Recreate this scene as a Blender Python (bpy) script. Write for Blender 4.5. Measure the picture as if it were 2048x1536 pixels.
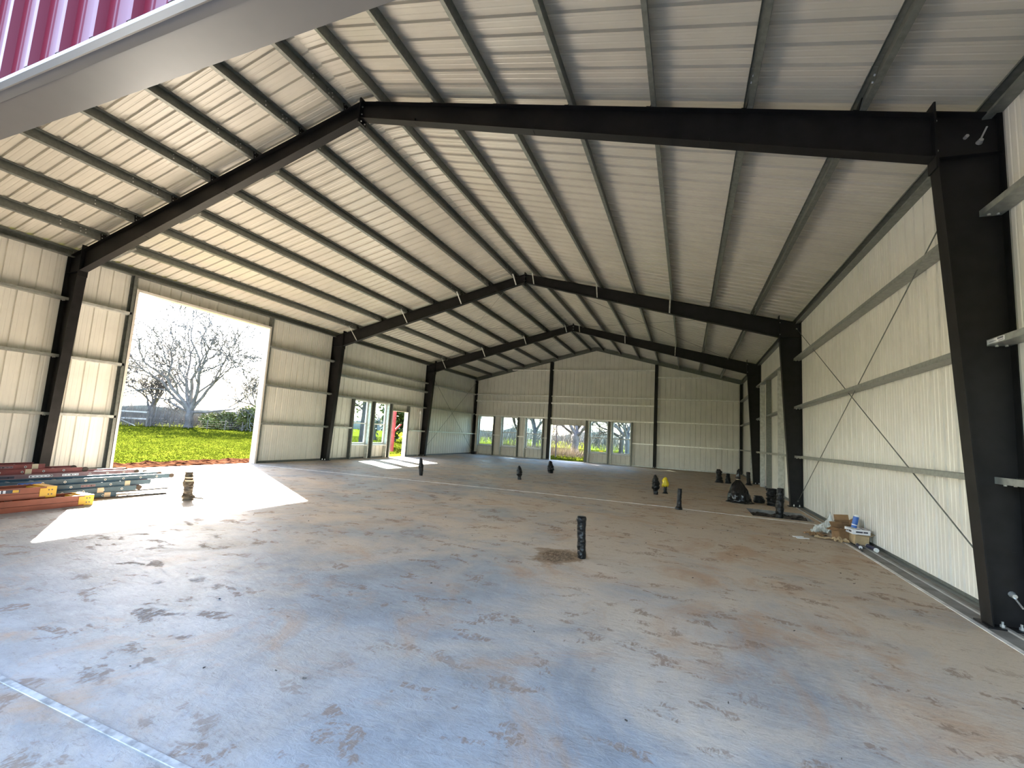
import bpy, math, random
import numpy as np
from mathutils import Vector, Matrix, noise as mnoise

for o in list(bpy.data.objects):
    bpy.data.objects.remove(o, do_unlink=True)
SC = bpy.context.scene
COL = SC.collection
random.seed(7)
PI = math.pi

# ---------------------------------------------------------------- camera
YAW, PITCH, ROLL = 0.3747, 0.1095, 0.0594
CAM = Vector((15.053, -6.228, 1.6677))
fw = Vector((-math.sin(YAW) * math.cos(PITCH), math.cos(YAW) * math.cos(PITCH), math.sin(PITCH)))
r0 = Vector((math.cos(YAW), math.sin(YAW), 0))
u0 = r0.cross(fw)
rt = r0 * math.cos(ROLL) + u0 * math.sin(ROLL)
up = -r0 * math.sin(ROLL) + u0 * math.cos(ROLL)
cam_d = bpy.data.cameras.new('camera')
cam = bpy.data.objects.new('camera', cam_d)
COL.objects.link(cam)
M = Matrix((rt, up, -fw)).transposed().to_4x4()
M.translation = CAM
cam.matrix_world = M
cam_d.sensor_width = 36.0
cam_d.lens = 36.0 * 896.85 / 2048
cam_d.clip_start = 0.05
cam_d.clip_end = 2000
SC.camera = cam

# ---------------------------------------------------------------- world, sun, exposure
SUN_DIR = Vector((7.65, -4.75, -5.1)).normalized()
world = bpy.data.worlds.new('sky')
SC.world = world
world.use_nodes = True
nt = world.node_tree
nt.nodes.clear()
w_out = nt.nodes.new('ShaderNodeOutputWorld')
w_bg = nt.nodes.new('ShaderNodeBackground')
w_sky = nt.nodes.new('ShaderNodeTexSky')
w_sky.sky_type = 'NISHITA'
w_sky.sun_disc = False
w_sky.sun_elevation = math.asin(-SUN_DIR.z)
w_sky.sun_rotation = math.atan2(-SUN_DIR.x, -SUN_DIR.y)
w_sky.air_density = 1.0
w_sky.dust_density = 1.0
w_sky.ozone_density = 1.0
w_bg.inputs['Strength'].default_value = 0.18
nt.links.new(w_sky.outputs[0], w_bg.inputs[0])
nt.links.new(w_bg.outputs[0], w_out.inputs[0])

sun_d = bpy.data.lights.new('sun', 'SUN')
sun = bpy.data.objects.new('sun', sun_d)
COL.objects.link(sun)
sun.rotation_euler = SUN_DIR.to_track_quat('-Z', 'Y').to_euler()
sun.location = (-30, 25, 30)
sun_d.energy = 14.2
sun_d.angle = 0.0093
sun_d.color = (1.0, 0.93, 0.80)

SC.view_settings.view_transform = 'Standard'
SC.view_settings.look = 'None'
SC.view_settings.gamma = 1.0
SC.view_settings.use_curve_mapping = False
SC.view_settings.exposure = 3.22
SC.cycles.max_bounces = 10
SC.cycles.diffuse_bounces = 6
SC.cycles.glossy_bounces = 4
SC.cycles.transparent_max_bounces = 12
SC.cycles.sample_clamp_indirect = 12.0

# ---------------------------------------------------------------- dimensions
W = 18.288
HE, HT, HB = 5.551, 7.815, 7.486        # rafter top at wall, at ridge; rafter underside at ridge
SL = (HT - HE) / (W / 2)
DB, DT, HK = 0.325, 0.581, 5.130        # column depth at base, at knee; knee height
YF = [0.10, 9.56, 17.54]                # frame lines
YE = 24.553                             # far end wall
YN = -5.10                              # near end wall, outer face
SN = math.sqrt(1 + SL * SL)
GZ = -0.15                              # ground outside

# ---------------------------------------------------------------- materials
def mat(name, col, rough=0.5, metal=0.0, spec=0.5, var=0.0, vscale=3.0, bump=0.0, bscale=20.0, col2=None):
    m = bpy.data.materials.new(name)
    m.use_nodes = True
    n = m.node_tree
    b = n.nodes['Principled BSDF']
    b.inputs['Base Color'].default_value = (*col, 1)
    b.inputs['Roughness'].default_value = rough
    b.inputs['Metallic'].default_value = metal
    b.inputs['Specular IOR Level'].default_value = spec
    tc = n.nodes.new('ShaderNodeTexCoord')
    if var or col2:
        t = n.nodes.new('ShaderNodeTexNoise')
        t.inputs['Scale'].default_value = vscale
        t.inputs['Detail'].default_value = 5
        n.links.new(tc.outputs['Object'], t.inputs['Vector'])
        r = n.nodes.new('ShaderNodeValToRGB')
        r.color_ramp.elements[0].position = 0.35
        r.color_ramp.elements[1].position = 0.65
        c2 = col2 if col2 else tuple(c * (1 + var) for c in col)
        c1 = col if col2 else tuple(c * (1 - var) for c in col)
        r.color_ramp.elements[0].color = (*c1, 1)
        r.color_ramp.elements[1].color = (*c2, 1)
        n.links.new(t.outputs['Fac'], r.inputs[0])
        n.links.new(r.outputs[0], b.inputs['Base Color'])
    if bump:
        t2 = n.nodes.new('ShaderNodeTexNoise')
        t2.inputs['Scale'].default_value = bscale
        t2.inputs['Detail'].default_value = 4
        n.links.new(tc.outputs['Object'], t2.inputs['Vector'])
        bp = n.nodes.new('ShaderNodeBump')
        bp.inputs['Strength'].default_value = bump
        bp.inputs['Distance'].default_value = 0.02
        n.links.new(t2.outputs['Fac'], bp.inputs['Height'])
        n.links.new(bp.outputs[0], b.inputs['Normal'])
    return m

M_PANEL = mat('wall_sheet_primer', (0.77, 0.745, 0.68), 0.30, 0.0, 0.6, 0.04, 1.5)
M_ROOF = mat('roof_sheet_primer', (0.55, 0.52, 0.455), 0.33, 0.0, 0.6, 0.05, 1.2)
M_RED = mat('red_siding_paint', (0.13, 0.012, 0.027), 0.28, 0.0, 0.22)
M_TAN = mat('tan_trim_paint', (0.20, 0.165, 0.135), 0.32, 0.0, 0.5, 0.02, 8)
M_LIP = mat('bare_aluminium_edge', (0.36, 0.37, 0.39), 0.35, 0.2)
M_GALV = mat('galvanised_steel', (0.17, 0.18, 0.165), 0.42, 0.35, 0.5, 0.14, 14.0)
M_GALVB = mat('bright_galvanised_steel', (0.52, 0.53, 0.50), 0.38, 0.35, 0.5, 0.16, 9.0)  # bright steel; on the studs it stands for faces catching light
M_PRIMER = mat('dark_frame_primer', (0.0105, 0.0098, 0.0102), 0.5, 0.0, 0.28, 0.25, 5)
M_GIRT = mat('girt_steel', (0.30, 0.31, 0.285), 0.42, 0.3, 0.5, 0.14, 14.0)
M_ZINC = mat('zinc_bolt', (0.75, 0.75, 0.73), 0.3, 0.7)
M_WHITE = mat('white_vinyl', (0.80, 0.80, 0.78), 0.4)
M_TRIMW = mat('pale_door_trim', (0.66, 0.62, 0.57), 0.4)
M_STRIP = mat('joint_filler', (0.66, 0.63, 0.60), 0.7, 0, 0.3, 0.25, 5)
M_STRIPD = mat('darker_joint_filler', (0.40, 0.385, 0.37), 0.8, 0, 0.2, 0.35, 14)  # darker filler tone for the front strip
M_CONC = mat('bare_concrete', (0.34, 0.33, 0.31), 0.75, 0, 0.3, 0.15, 3)
M_LEDGE = mat('grey_ledge', (0.22, 0.21, 0.195), 0.8, 0, 0.3, 0.25, 4)
M_BLACK = mat('black_plastic', (0.005, 0.005, 0.0055), 0.34, 0, 0.35, 0, 1, 0.5, 28)
M_BAG = mat('black_bag_film', (0.005, 0.005, 0.006), 0.24, 0, 0.45, 0, 1, 0.35, 14)
M_YEL = mat('yellow_film', (0.75, 0.58, 0.03), 0.4)
M_TAPE = mat('pale_tape', (0.55, 0.44, 0.30), 0.6)
M_PIPET = mat('brown_wrapped_pipe', (0.025, 0.018, 0.012), 0.55, 0, 0.4, 0, 6, 0.6, 25, (0.085, 0.065, 0.04))
M_DIRT = mat('pit_soil', (0.012, 0.010, 0.009), 0.9, 0, 0.2, 0, 6, 0.8, 30, (0.12, 0.10, 0.085))
M_CLAY = mat('red_clay', (0.034, 0.014, 0.007), 0.95, 0, 0.0, 0, 4, 0.6, 10, (0.075, 0.036, 0.021))
M_CARD = mat('cardboard', (0.26, 0.155, 0.08), 0.8, 0, 0.2, 0.15, 6)
M_CARDL = mat('pale_cardboard', (0.46, 0.34, 0.20), 0.8, 0, 0.2, 0.15, 6)
M_PAPER = mat('white_paper', (0.78, 0.78, 0.80), 0.6)
M_BLUE = mat('blue_label', (0.02, 0.11, 0.42), 0.4)
M_NAVY = mat('navy_label', (0.015, 0.02, 0.06), 0.35)
M_INK = mat('dark_print', (0.05, 0.05, 0.07), 0.6)
M_LAD_O = mat('orange_fibreglass', (0.25, 0.065, 0.032), 0.5, 0, 0.4, 0.15, 4)
M_LAD_R = mat('faded_red_fibreglass', (0.20, 0.05, 0.045), 0.5, 0, 0.4, 0.2, 4)
M_LAD_P = mat('dusty_maroon_fibreglass', (0.20, 0.12, 0.13), 0.5, 0, 0.4, 0.2, 4)
M_LAD_B = mat('blue_fibreglass', (0.045, 0.085, 0.115), 0.45, 0, 0.4, 0.2, 4)
M_LADY = mat('yellow_ladder_cap', (0.60, 0.32, 0.02), 0.45)
M_ALU = mat('ladder_aluminium', (0.62, 0.62, 0.60), 0.35, 0.6)
M_HOLE = mat('rung_hole', (0.02, 0.02, 0.02), 0.7)
M_RUBBER = mat('dark_rubber', (0.05, 0.035, 0.025), 0.8)
M_BARK = mat('hazy_grey_bark', (0.15, 0.14, 0.135), 0.9, 0, 0.0, 0.25, 2)  # grey bark, lightened so the colour carries distance haze
M_BARKD = mat('dark_bark', (0.10, 0.09, 0.085), 0.9, 0, 0.0, 0.25, 2)
M_LEAF = mat('dark_leaf', (0.035, 0.055, 0.016), 0.6, 0, 0.3, 0, 0.7, 0, 1, (0.09, 0.12, 0.025))
M_BUSH = mat('olive_leaf', (0.05, 0.065, 0.02), 0.65, 0, 0.3, 0, 0.8, 0, 1, (0.16, 0.18, 0.05))
M_TWIG = mat('dry_twig', (0.13, 0.105, 0.075), 0.9, 0, 0.0, 0, 0.8, 0, 1, (0.22, 0.18, 0.13))
M_TWIGG = mat('grey_twig', (0.12, 0.11, 0.10), 0.9, 0, 0.0, 0, 0.8, 0, 1, (0.20, 0.185, 0.17))
M_GLARE = mat('glare_toned_girt_steel', (0.90, 0.89, 0.84), 0.32, 0.25, 0.5, 0.08, 9.0)  # paler copy of the girt steel, glare put into its colour
M_WOOD = mat('grey_fence_wood', (0.13, 0.11, 0.095), 0.85, 0, 0.2, 0.2, 3)
M_BOARD = mat('pale_fence_board', (0.40, 0.37, 0.33), 0.8, 0, 0.2, 0.15, 3)
M_REDP = mat('weathered_red_paint', (0.34, 0.09, 0.08), 0.6, 0, 0.3, 0.2, 3)
M_FAR = mat('distant_wood', (0.15, 0.15, 0.145), 1.0, 0, 0.0, 0, 0.15, 0, 1, (0.22, 0.21, 0.19))

def glass_mat():
    m = bpy.data.materials.new('window_glass')
    m.use_nodes = True
    n = m.node_tree
    n.nodes.clear()
    o = n.nodes.new('ShaderNodeOutputMaterial')
    mx = n.nodes.new('ShaderNodeMixShader')
    tr = n.nodes.new('ShaderNodeBsdfTransparent')
    tr.inputs[0].default_value = (0.80, 0.90, 0.92, 1)
    gl = n.nodes.new('ShaderNodeBsdfGlossy')
    gl.inputs['Roughness'].default_value = 0.03
    fr = n.nodes.new('ShaderNodeLayerWeight')
    fr.inputs[0].default_value = 0.5
    pw = n.nodes.new('ShaderNodeMath'); pw.operation = 'POWER'; pw.inputs[1].default_value = 5.0
    ma = n.nodes.new('ShaderNodeMath'); ma.operation = 'MULTIPLY_ADD'; ma.inputs[1].default_value = 0.8; ma.inputs[2].default_value = 0.04
    n.links.new(fr.outputs['Facing'], pw.inputs[0])
    n.links.new(pw.outputs[0], ma.inputs[0])
    n.links.new(ma.outputs[0], mx.inputs[0])
    n.links.new(tr.outputs[0], mx.inputs[1])
    n.links.new(gl.outputs[0], mx.inputs[2])
    n.links.new(mx.outputs[0], o.inputs[0])
    return m
M_GLASS = glass_mat()

def film_mat():
    m = bpy.data.materials.new('clear_film')
    m.use_nodes = True
    n = m.node_tree
    b = n.nodes['Principled BSDF']
    out = n.nodes['Material Output']
    b.inputs['Base Color'].default_value = (0.75, 0.78, 0.76, 1)
    b.inputs['Roughness'].default_value = 0.2
    mx = n.nodes.new('ShaderNodeMixShader')
    tr = n.nodes.new('ShaderNodeBsdfTransparent')
    mx.inputs[0].default_value = 0.38
    n.links.new(tr.outputs[0], mx.inputs[1])
    n.links.new(b.outputs[0], mx.inputs[2])
    n.links.new(mx.outputs[0], out.inputs[0])
    return m
M_FILM = film_mat()

def floor_mat():
    m = bpy.data.materials.new('stained_slab')
    m.use_nodes = True
    n = m.node_tree
    L = n.links
    b = n.nodes['Principled BSDF']
    tc = n.nodes.new('ShaderNodeTexCoord')
    def noise(scale, detail=6, rough=0.6, dist=0.0, sx=1, sy=1, rot=0.0):
        mp = n.nodes.new('ShaderNodeMapping')
        mp.inputs['Scale'].default_value = (sx, sy, 1)
        mp.inputs['Rotation'].default_value = (0, 0, rot)
        L.new(tc.outputs['Object'], mp.inputs[0])
        t = n.nodes.new('ShaderNodeTexNoise')
        t.inputs['Scale'].default_value = scale
        t.inputs['Detail'].default_value = detail
        t.inputs['Roughness'].default_value = rough
        t.inputs['Distortion'].default_value = dist
        L.new(mp.outputs[0], t.inputs['Vector'])
        return t.outputs['Fac']
    def ramp(fac, p0, p1, c0=(0, 0, 0), c1=(1, 1, 1)):
        r = n.nodes.new('ShaderNodeValToRGB')
        r.color_ramp.elements[0].position = p0
        r.color_ramp.elements[1].position = p1
        r.color_ramp.elements[0].color = (*c0, 1)
        r.color_ramp.elements[1].color = (*c1, 1)
        L.new(fac, r.inputs[0])
        return r.outputs[0]
    def math_(op, a, bb):
        k = n.nodes.new('ShaderNodeMath')
        k.operation = op
        k.use_clamp = True
        for i, v in enumerate((a, bb)):
            if isinstance(v, (int, float)):
                k.inputs[i].default_value = v
            else:
                L.new(v, k.inputs[i])
        return k.outputs[0]
    def mix(fac, a, bb):
        k = n.nodes.new('ShaderNodeMix')
        k.data_type = 'RGBA'
        for s, v in ((0, fac), (6, a), (7, bb)):
            if isinstance(v, tuple):
                k.inputs[s].default_value = (*v, 1)
            elif isinstance(v, (int, float)):
                k.inputs[s].default_value = v
            else:
                L.new(v, k.inputs[s])
        return k.outputs[2]
    base0 = ramp(noise(1.3, 10, 0.74), 0.32, 0.68, (0.225, 0.23, 0.238), (0.39, 0.395, 0.40))
    base = mix(math_('MULTIPLY', ramp(noise(4.5, 9, 0.75, 0.8, 0.5, 1.3, 0.45), 0.50, 0.64), 0.5), base0, (0.24, 0.225, 0.21))
    # dust drifts: heavier away from the open front and towards the right-hand wall
    sep = n.nodes.new('ShaderNodeSeparateXYZ')
    L.new(tc.outputs['Object'], sep.inputs[0])
    def grad(axis, f0, f1, t0, t1):
        g = n.nodes.new('ShaderNodeMapRange')
        for k, v in (('From Min', f0), ('From Max', f1), ('To Min', t0), ('To Max', t1)):
            g.inputs[k].default_value = v
        L.new(sep.outputs[axis], g.inputs['Value'])
        return g.outputs[0]
    def add(a, bb):
        k = n.nodes.new('ShaderNodeMath')
        k.operation = 'ADD'
        L.new(a, k.inputs[0]); L.new(bb, k.inputs[1])
        return k.outputs[0]
    gx, gy = grad('X', 9.0, 17.5, -0.06, 0.15), grad('Y', -4.0, 1.0, -0.12, 0.10)
    drift = add(add(noise(0.6, 9, 0.68, 0.5), gy), gx)
    d_mask = ramp(drift, 0.42, 0.66)
    c1 = mix(math_('MULTIPLY', d_mask, 0.80), base, (0.60, 0.485, 0.36))
    rust = ramp(add(noise(0.8, 9, 0.72, 0.9), grad('X', 8, 17, -.03, .05)), 0.54, 0.68)
    c2 = mix(math_('MULTIPLY', rust, 0.62), c1, (0.42, 0.255, 0.145))
    # muddy boot marks: sole-sized blotches broken up by tread
    tread = ramp(noise(30, 3, 0.6, 0.8, 1.0, 0.45, 0.6), 0.40, 0.52)
    patch = ramp(noise(2.6, 5, 0.62, 0.35, 1.0, 1.35, 0.4), 0.565, 0.60)
    boot = math_('MULTIPLY', math_('MULTIPLY', patch, tread), ramp(noise(0.7, 3, 0.5), 0.34, 0.52))
    c3 = mix(math_('MULTIPLY', boot, 0.70), c2, (0.25, 0.165, 0.11))
    fleck = math_('MULTIPLY', ramp(noise(16, 6, 0.75, 1.4, 0.40, 1.3, 0.5), 0.57, 0.66), ramp(noise(0.6, 4, 0.6), 0.44, 0.64))
    c4 = mix(math_('MULTIPLY', fleck, 0.45), c3, (0.21, 0.16, 0.125))
    grit = math_('MAXIMUM', ramp(noise(70, 4, 0.7), 0.58, 0.70), ramp(noise(22, 7, 0.8, 1.0, 0.5, 1.4, 0.5), 0.56, 0.66))
    c4b = mix(math_('MULTIPLY', grit, 0.45), c4, (0.14, 0.11, 0.09))
    pale = ramp(noise(5.5, 8, 0.75, 1.0), 0.62, 0.74)
    c4c = mix(math_('MULTIPLY', pale, 0.35), c4b, (0.47, 0.46, 0.45))
    # damp rusty ring round the foot of the near pipe
    vs = n.nodes.new('ShaderNodeVectorMath')
    vs.operation = 'DISTANCE'
    vs.inputs[1].default_value = (13.42, 0.16, 0)
    L.new(tc.outputs['Object'], vs.inputs[0])
    wob = n.nodes.new('ShaderNodeMath'); wob.operation = 'MULTIPLY_ADD'
    L.new(noise(2.2, 6, 0.65), wob.inputs[0]); wob.inputs[1].default_value = 1.1
    L.new(vs.outputs['Value'], wob.inputs[2])
    ring = ramp(wob.outputs[0], 0.90, 1.95, (1, 1, 1), (0, 0, 0))
    c5 = mix(math_('MULTIPLY', ring, 0.72), c4c, (0.20, 0.115, 0.05))
    core = ramp(wob.outputs[0], 0.70, 0.84, (1, 1, 1), (0, 0, 0))
    c6 = mix(math_('MULTIPLY', core, math_('MULTIPLY', tread, 0.75)), c5, (0.09, 0.055, 0.03))
    L.new(c6, b.inputs['Base Color'])
    dirt = math_('ADD', math_('MULTIPLY', d_mask, 0.5), math_('ADD', boot, fleck))
    rg = ramp(dirt, 0.0, 0.9, (0.50, 0.50, 0.50), (0.88, 0.88, 0.88))
    L.new(rg, b.inputs['Roughness'])
    b.inputs['Specular IOR Level'].default_value = 0.24
    bp = n.nodes.new('ShaderNodeBump')
    bp.inputs['Strength'].default_value = 0.55
    bp.inputs['Distance'].default_value = 0.012
    L.new(noise(14, 8, 0.7, 0.6, 0.6, 1.2, 0.5), bp.inputs['Height'])
    L.new(bp.outputs[0], b.inputs['Normal'])
    return m
M_FLOOR = floor_mat()

def grass_mat(name, c0, c1, c2, through=0.0):
    m = bpy.data.materials.new(name)
    m.use_nodes = True
    n = m.node_tree
    b = n.nodes['Principled BSDF']
    b.inputs['Roughness'].default_value = 0.8
    b.inputs['Specular IOR Level'].default_value = 0.0
    tc = n.nodes.new('ShaderNodeTexCoord')
    t = n.nodes.new('ShaderNodeTexNoise')
    t.inputs['Scale'].default_value = 0.9
    t.inputs['Detail'].default_value = 8
    t.inputs['Roughness'].default_value = 0.75
    n.links.new(tc.outputs['Object'], t.inputs[0])
    r = n.nodes.new('ShaderNodeValToRGB')
    r.color_ramp.elements[0].position = 0.36
    r.color_ramp.elements[0].color = (*c0, 1)
    r.color_ramp.elements[1].position = 0.64
    r.color_ramp.elements[1].color = (*c2, 1)
    e = r.color_ramp.elements.new(0.5)
    e.color = (*c1, 1)
    n.links.new(t.outputs['Fac'], r.inputs[0])
    n.links.new(r.outputs[0], b.inputs['Base Color'])
    if through:         # thin leaves let part of the light pass
        tl = n.nodes.new('ShaderNodeBsdfTranslucent')
        mx = n.nodes.new('ShaderNodeMixShader')
        mx.inputs[0].default_value = through
        n.links.new(r.outputs[0], tl.inputs[0])
        n.links.new(b.outputs[0], mx.inputs[1]); n.links.new(tl.outputs[0], mx.inputs[2])
        n.links.new(mx.outputs[0], n.nodes['Material Output'].inputs[0])
    return m
M_GRASS = grass_mat('meadow_turf', (0.032, 0.043, 0.004), (0.048, 0.060, 0.006), (0.070, 0.078, 0.009))
M_BLADE = grass_mat('grass_blade', (0.030, 0.043, 0.004), (0.050, 0.064, 0.006), (0.072, 0.082, 0.009), 0.45)

# ---------------------------------------------------------------- mesh helpers
class MB:
    def __init__(s):
        s.v, s.f, s.m = [], [], []
    def add(s, vs, fs, mi=0):
        b = len(s.v)
        s.v.extend([tuple(p) for p in vs])
        for f in fs:
            s.f.append(tuple(i + b for i in f)); s.m.append(mi)
    def box(s, a, b, mi=0):
        x0, y0, z0 = a; x1, y1, z1 = b
        s.add([(x0, y0, z0), (x1, y0, z0), (x1, y1, z0), (x0, y1, z0), (x0, y0, z1), (x1, y0, z1), (x1, y1, z1), (x0, y1, z1)],
              [(0, 3, 2, 1), (4, 5, 6, 7), (0, 1, 5, 4), (1, 2, 6, 5), (2, 3, 7, 6), (3, 0, 4, 7)], mi)
    def obox(s, c, ax, ay, az, mi=0):
        c = Vector(c); ax = Vector(ax); ay = Vector(ay); az = Vector(az)
        vs = [c + sx * ax + sy * ay + sz * az for sz in (-1, 1) for sx, sy in ((-1, -1), (1, -1), (1, 1), (-1, 1))]
        s.add(vs, [(0, 3, 2, 1), (4, 5, 6, 7), (0, 1, 5, 4), (1, 2, 6, 5), (2, 3, 7, 6), (3, 0, 4, 7)], mi)
    def prism(s, poly, O, U, V, D, mi=0):
        """closed polygon in the (U, V) plane at O, pushed along the vector D"""
        O = Vector(O); U = Vector(U); V = Vector(V); D = Vector(D)
        k = len(poly)
        a = [O + U * p[0] + V * p[1] for p in poly]
        s.add(a + [p + D for p in a], [tuple(range(k))[::-1], tuple(range(k, 2 * k))] + [(i, (i + 1) % k, k + (i + 1) % k, k + i) for i in range(k)], mi)
    def sheet(s, line, t, O, U, V, D, mi=0):
        """open polyline given a sheet thickness t and pushed along D"""
        O = Vector(O); U = Vector(U); V = Vector(V); D = Vector(D)
        P = [Vector((p[0], p[1])) for p in line]
        q = []
        for i, p in enumerate(P):
            ns = []
            if i: d = (p - P[i - 1]).normalized(); ns.append(Vector((-d.y, d.x)))
            if i < len(P) - 1: d = (P[i + 1] - p).normalized(); ns.append(Vector((-d.y, d.x)))
            nn = sum(ns, Vector((0, 0)))
            q.append(p + nn * (t / max(0.5, nn.dot(ns[0]))))
        k = len(P)
        pts = P + q
        a = [O + U * p.x + V * p.y for p in pts]
        b = [p + D for p in a]
        fs = []
        for i in range(k - 1):
            fs += [(i, i + 1, 2 * k + i + 1, 2 * k + i), (k + i + 1, k + i, 3 * k + i, 3 * k + i + 1),
                   (i + 1, i, k + i, k + i + 1), (2 * k + i, 2 * k + i + 1, 3 * k + i + 1, 3 * k + i)]
        fs += [(0, 2 * k, 3 * k, k), (2 * k - 1, 4 * k - 1, 3 * k - 1, k - 1)]
        s.add(a + b, fs, mi)
    def cyl(s, a, b, r, r2=None, n=8, mi=0, cap=True):
        a = Vector(a); b = Vector(b); r2 = r if r2 is None else r2
        d = (b - a).normalized()
        x = d.orthogonal().normalized(); y = d.cross(x)
        vs = [a + (x * math.cos(2 * PI * i / n) + y * math.sin(2 * PI * i / n)) * r for i in range(n)]
        vs += [b + (x * math.cos(2 * PI * i / n) + y * math.sin(2 * PI * i / n)) * r2 for i in range(n)]
        fs = [(i, (i + 1) % n, n + (i + 1) % n, n + i) for i in range(n)]
        if cap: fs += [tuple(range(n))[::-1], tuple(range(n, 2 * n))]
        s.add(vs, fs, mi)
    def rings(s, rings, mi=0, cap=True):
        n = len(rings[0])
        vs = [p for r in rings for p in r]
        fs = []
        for k in range(len(rings) - 1):
            fs += [(k * n + i, k * n + (i + 1) % n, (k + 1) * n + (i + 1) % n, (k + 1) * n + i) for i in range(n)]
        if cap: fs += [tuple(range(n))[::-1], tuple(range((len(rings) - 1) * n, len(rings) * n))]
        s.add(vs, fs, mi)
    def build(s, name, mats, parent=None, smooth=False, loc=None):
        me = bpy.data.meshes.new(name)
        vs = s.v
        if loc is not None:
            vs = [(p[0] - loc[0], p[1] - loc[1], p[2] - loc[2]) for p in vs]
        me.from_pydata(vs, [], s.f)
        if not isinstance(mats, (list, tuple)): mats = [mats]
        for m in mats: me.materials.append(m)
        me.polygons.foreach_set('material_index', s.m)
        if smooth: me.polygons.foreach_set('use_smooth', [True] * len(me.polygons))
        me.update()
        o = bpy.data.objects.new(name, me)
        COL.objects.link(o)
        if loc is not None: o.location = loc
        if parent is not None: o.parent = parent
        return o

def tag(o, label=None, cat=None, group=None, kind=None):
    if label: o['label'] = label
    if cat: o['category'] = cat
    if group: o['group'] = group
    if kind: o['kind'] = kind
    return o

def thing(name, loc, label, cat, group=None, rz=0.0):
    o = bpy.data.objects.new(name, None)
    o.empty_display_size = 0.2
    COL.objects.link(o)
    o.location = loc
    o.rotation_euler = (0, 0, rz)
    return tag(o, label, cat, group)

def copy_tree(o, parent=None):
    c = o.copy(); COL.objects.link(c)
    if parent is not None: c.parent = parent
    for ch in list(o.children): copy_tree(ch, c)
    return c

ORD = ['first', 'second', 'third', 'fourth', 'fifth', 'sixth', 'seventh', 'eighth']

# ---------------------------------------------------------------- ribbed sheet skins
def rib_knots(s0, s1, phase=0.0, rh=0.038, rw=0.0):
    """profile of the ribbed sheet: a tall rib each foot and two shallow ones between"""
    base = [(-0.028 - rw, 0), (-0.018 - rw, rh), (0.018 + rw, rh), (0.028 + rw, 0), (0.0846, 0), (0.0946, .0045), (0.1086, .0045), (0.1186, 0),
            (0.1862, 0), (0.1962, .0045), (0.2102, .0045), (0.2202, 0)]
    out = []
    k = math.floor((s0 - phase) / 0.3048) - 1
    while True:
        c = phase + k * 0.3048
        if c - 0.06 > s1: break
        out += [(c + a, h) for a, h in base]
        k += 1
    return out

def ribbed(name, s0, s1, bot, top, opens, pos, mats, phase=0.0, breaks=(), rw=0.0):
    """pos(s, t, off) gives the point; t runs up the wall (or down the slope); off is outward"""
    kn = rib_knots(s0, s1, phase, rw=rw)
    ks = np.array([k[0] for k in kn]); kh = np.array([k[1] for k in kn])
    S = sorted(set([s0, s1] + [round(float(k), 5) for k in ks if s0 < k < s1] + [b for b in breaks if s0 < b < s1]
                   + [e for o in opens for e in o[:2] if s0 < e < s1]))
    mb = MB()
    for a, b in zip(S[:-1], S[1:]):
        if b - a < 1e-6: continue
        mid = (a + b) / 2
        ha, hb = float(np.interp(a, ks, kh)), float(np.interp(b, ks, kh))
        iv = [(bot, None)]
        cuts = sorted([(o[2], o[3]) for o in opens if o[0] <= mid <= o[1]])
        segs = []; lo = bot
        for z0, z1 in cuts:
            if z0 > lo: segs.append((lo, lo, z0, z0))
            lo = z1
        segs.append((lo, lo, top(a), top(b)))
        for za, zb, ta, tb in segs:
            if ta - za < 1e-4: continue
            for off, mi in ((0.0, 0), (0.004, 1)):
                q = [pos(a, za, ha + off), pos(b, zb, hb + off), pos(b, tb, hb + off), pos(a, ta, ha + off)]
                mb.add(q, [(0, 1, 2, 3)], mi)
    return mb.build(name, mats)

def zr(x):                                  # rafter-top height at x
    return HE + SL * min(x, W - x)
SHEETN = 0.207                              # sheet sits this far (square to the slope) above the rafter tops
def zsheet(x):
    return zr(x) + SHEETN * SN

# openings: (s0, s1, z0, z1)
DOOR_L = (1.58, 6.04, -1.0, 5.12)
WIN_L = [(11.16, 12.29, 0.70, 2.85), (12.71, 13.79, 0.70, 2.85)]
DOOR_P = (14.16, 15.62, -1.0, 2.52)
WIN_E = [(0.53, 1.68, 0.70, 2.84), (2.42, 3.60, 0.70, 2.84), (4.28, 5.50, 0.70, 2.84), (8.92, 10.11, 0.70, 2.84), (10.43, 11.63, 0.70, 2.84)]
DOOR_E = (6.14, 8.58, -1.0, 2.48)
OPEN_F = (8.2, 17.3, -1.0, 3.515)  # left part walled up out of view to hold back sky light

o = ribbed('wall_left', YN + .02, YE, -0.04, lambda s: HE + 0.19, [DOOR_L, DOOR_P] + WIN_L, lambda s, t, h: (-h, s, t), [M_PANEL, M_RED], 0.1)
tag(o, kind='structure')
o = ribbed('wall_right', YN + .02, YE, -0.04, lambda s: HE + 0.19, [], lambda s, t, h: (W + h, s, t), [M_PANEL, M_RED], 0.0)
tag(o, kind='structure')
o = ribbed('wall_back', 0, W, -0.04, zsheet, [DOOR_E] + WIN_E, lambda s, t, h: (s, YE + h, t), [M_PANEL, M_RED], 0.05, breaks=(W / 2,))
tag(o, kind='structure')
o = ribbed('wall_front', 0, W, -0.04, zsheet, [OPEN_F], lambda s, t, h: (s, YN + 0.02 - h, t), [M_PANEL, M_RED], 0.05, breaks=(W / 2,))
tag(o, kind='structure')

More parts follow.
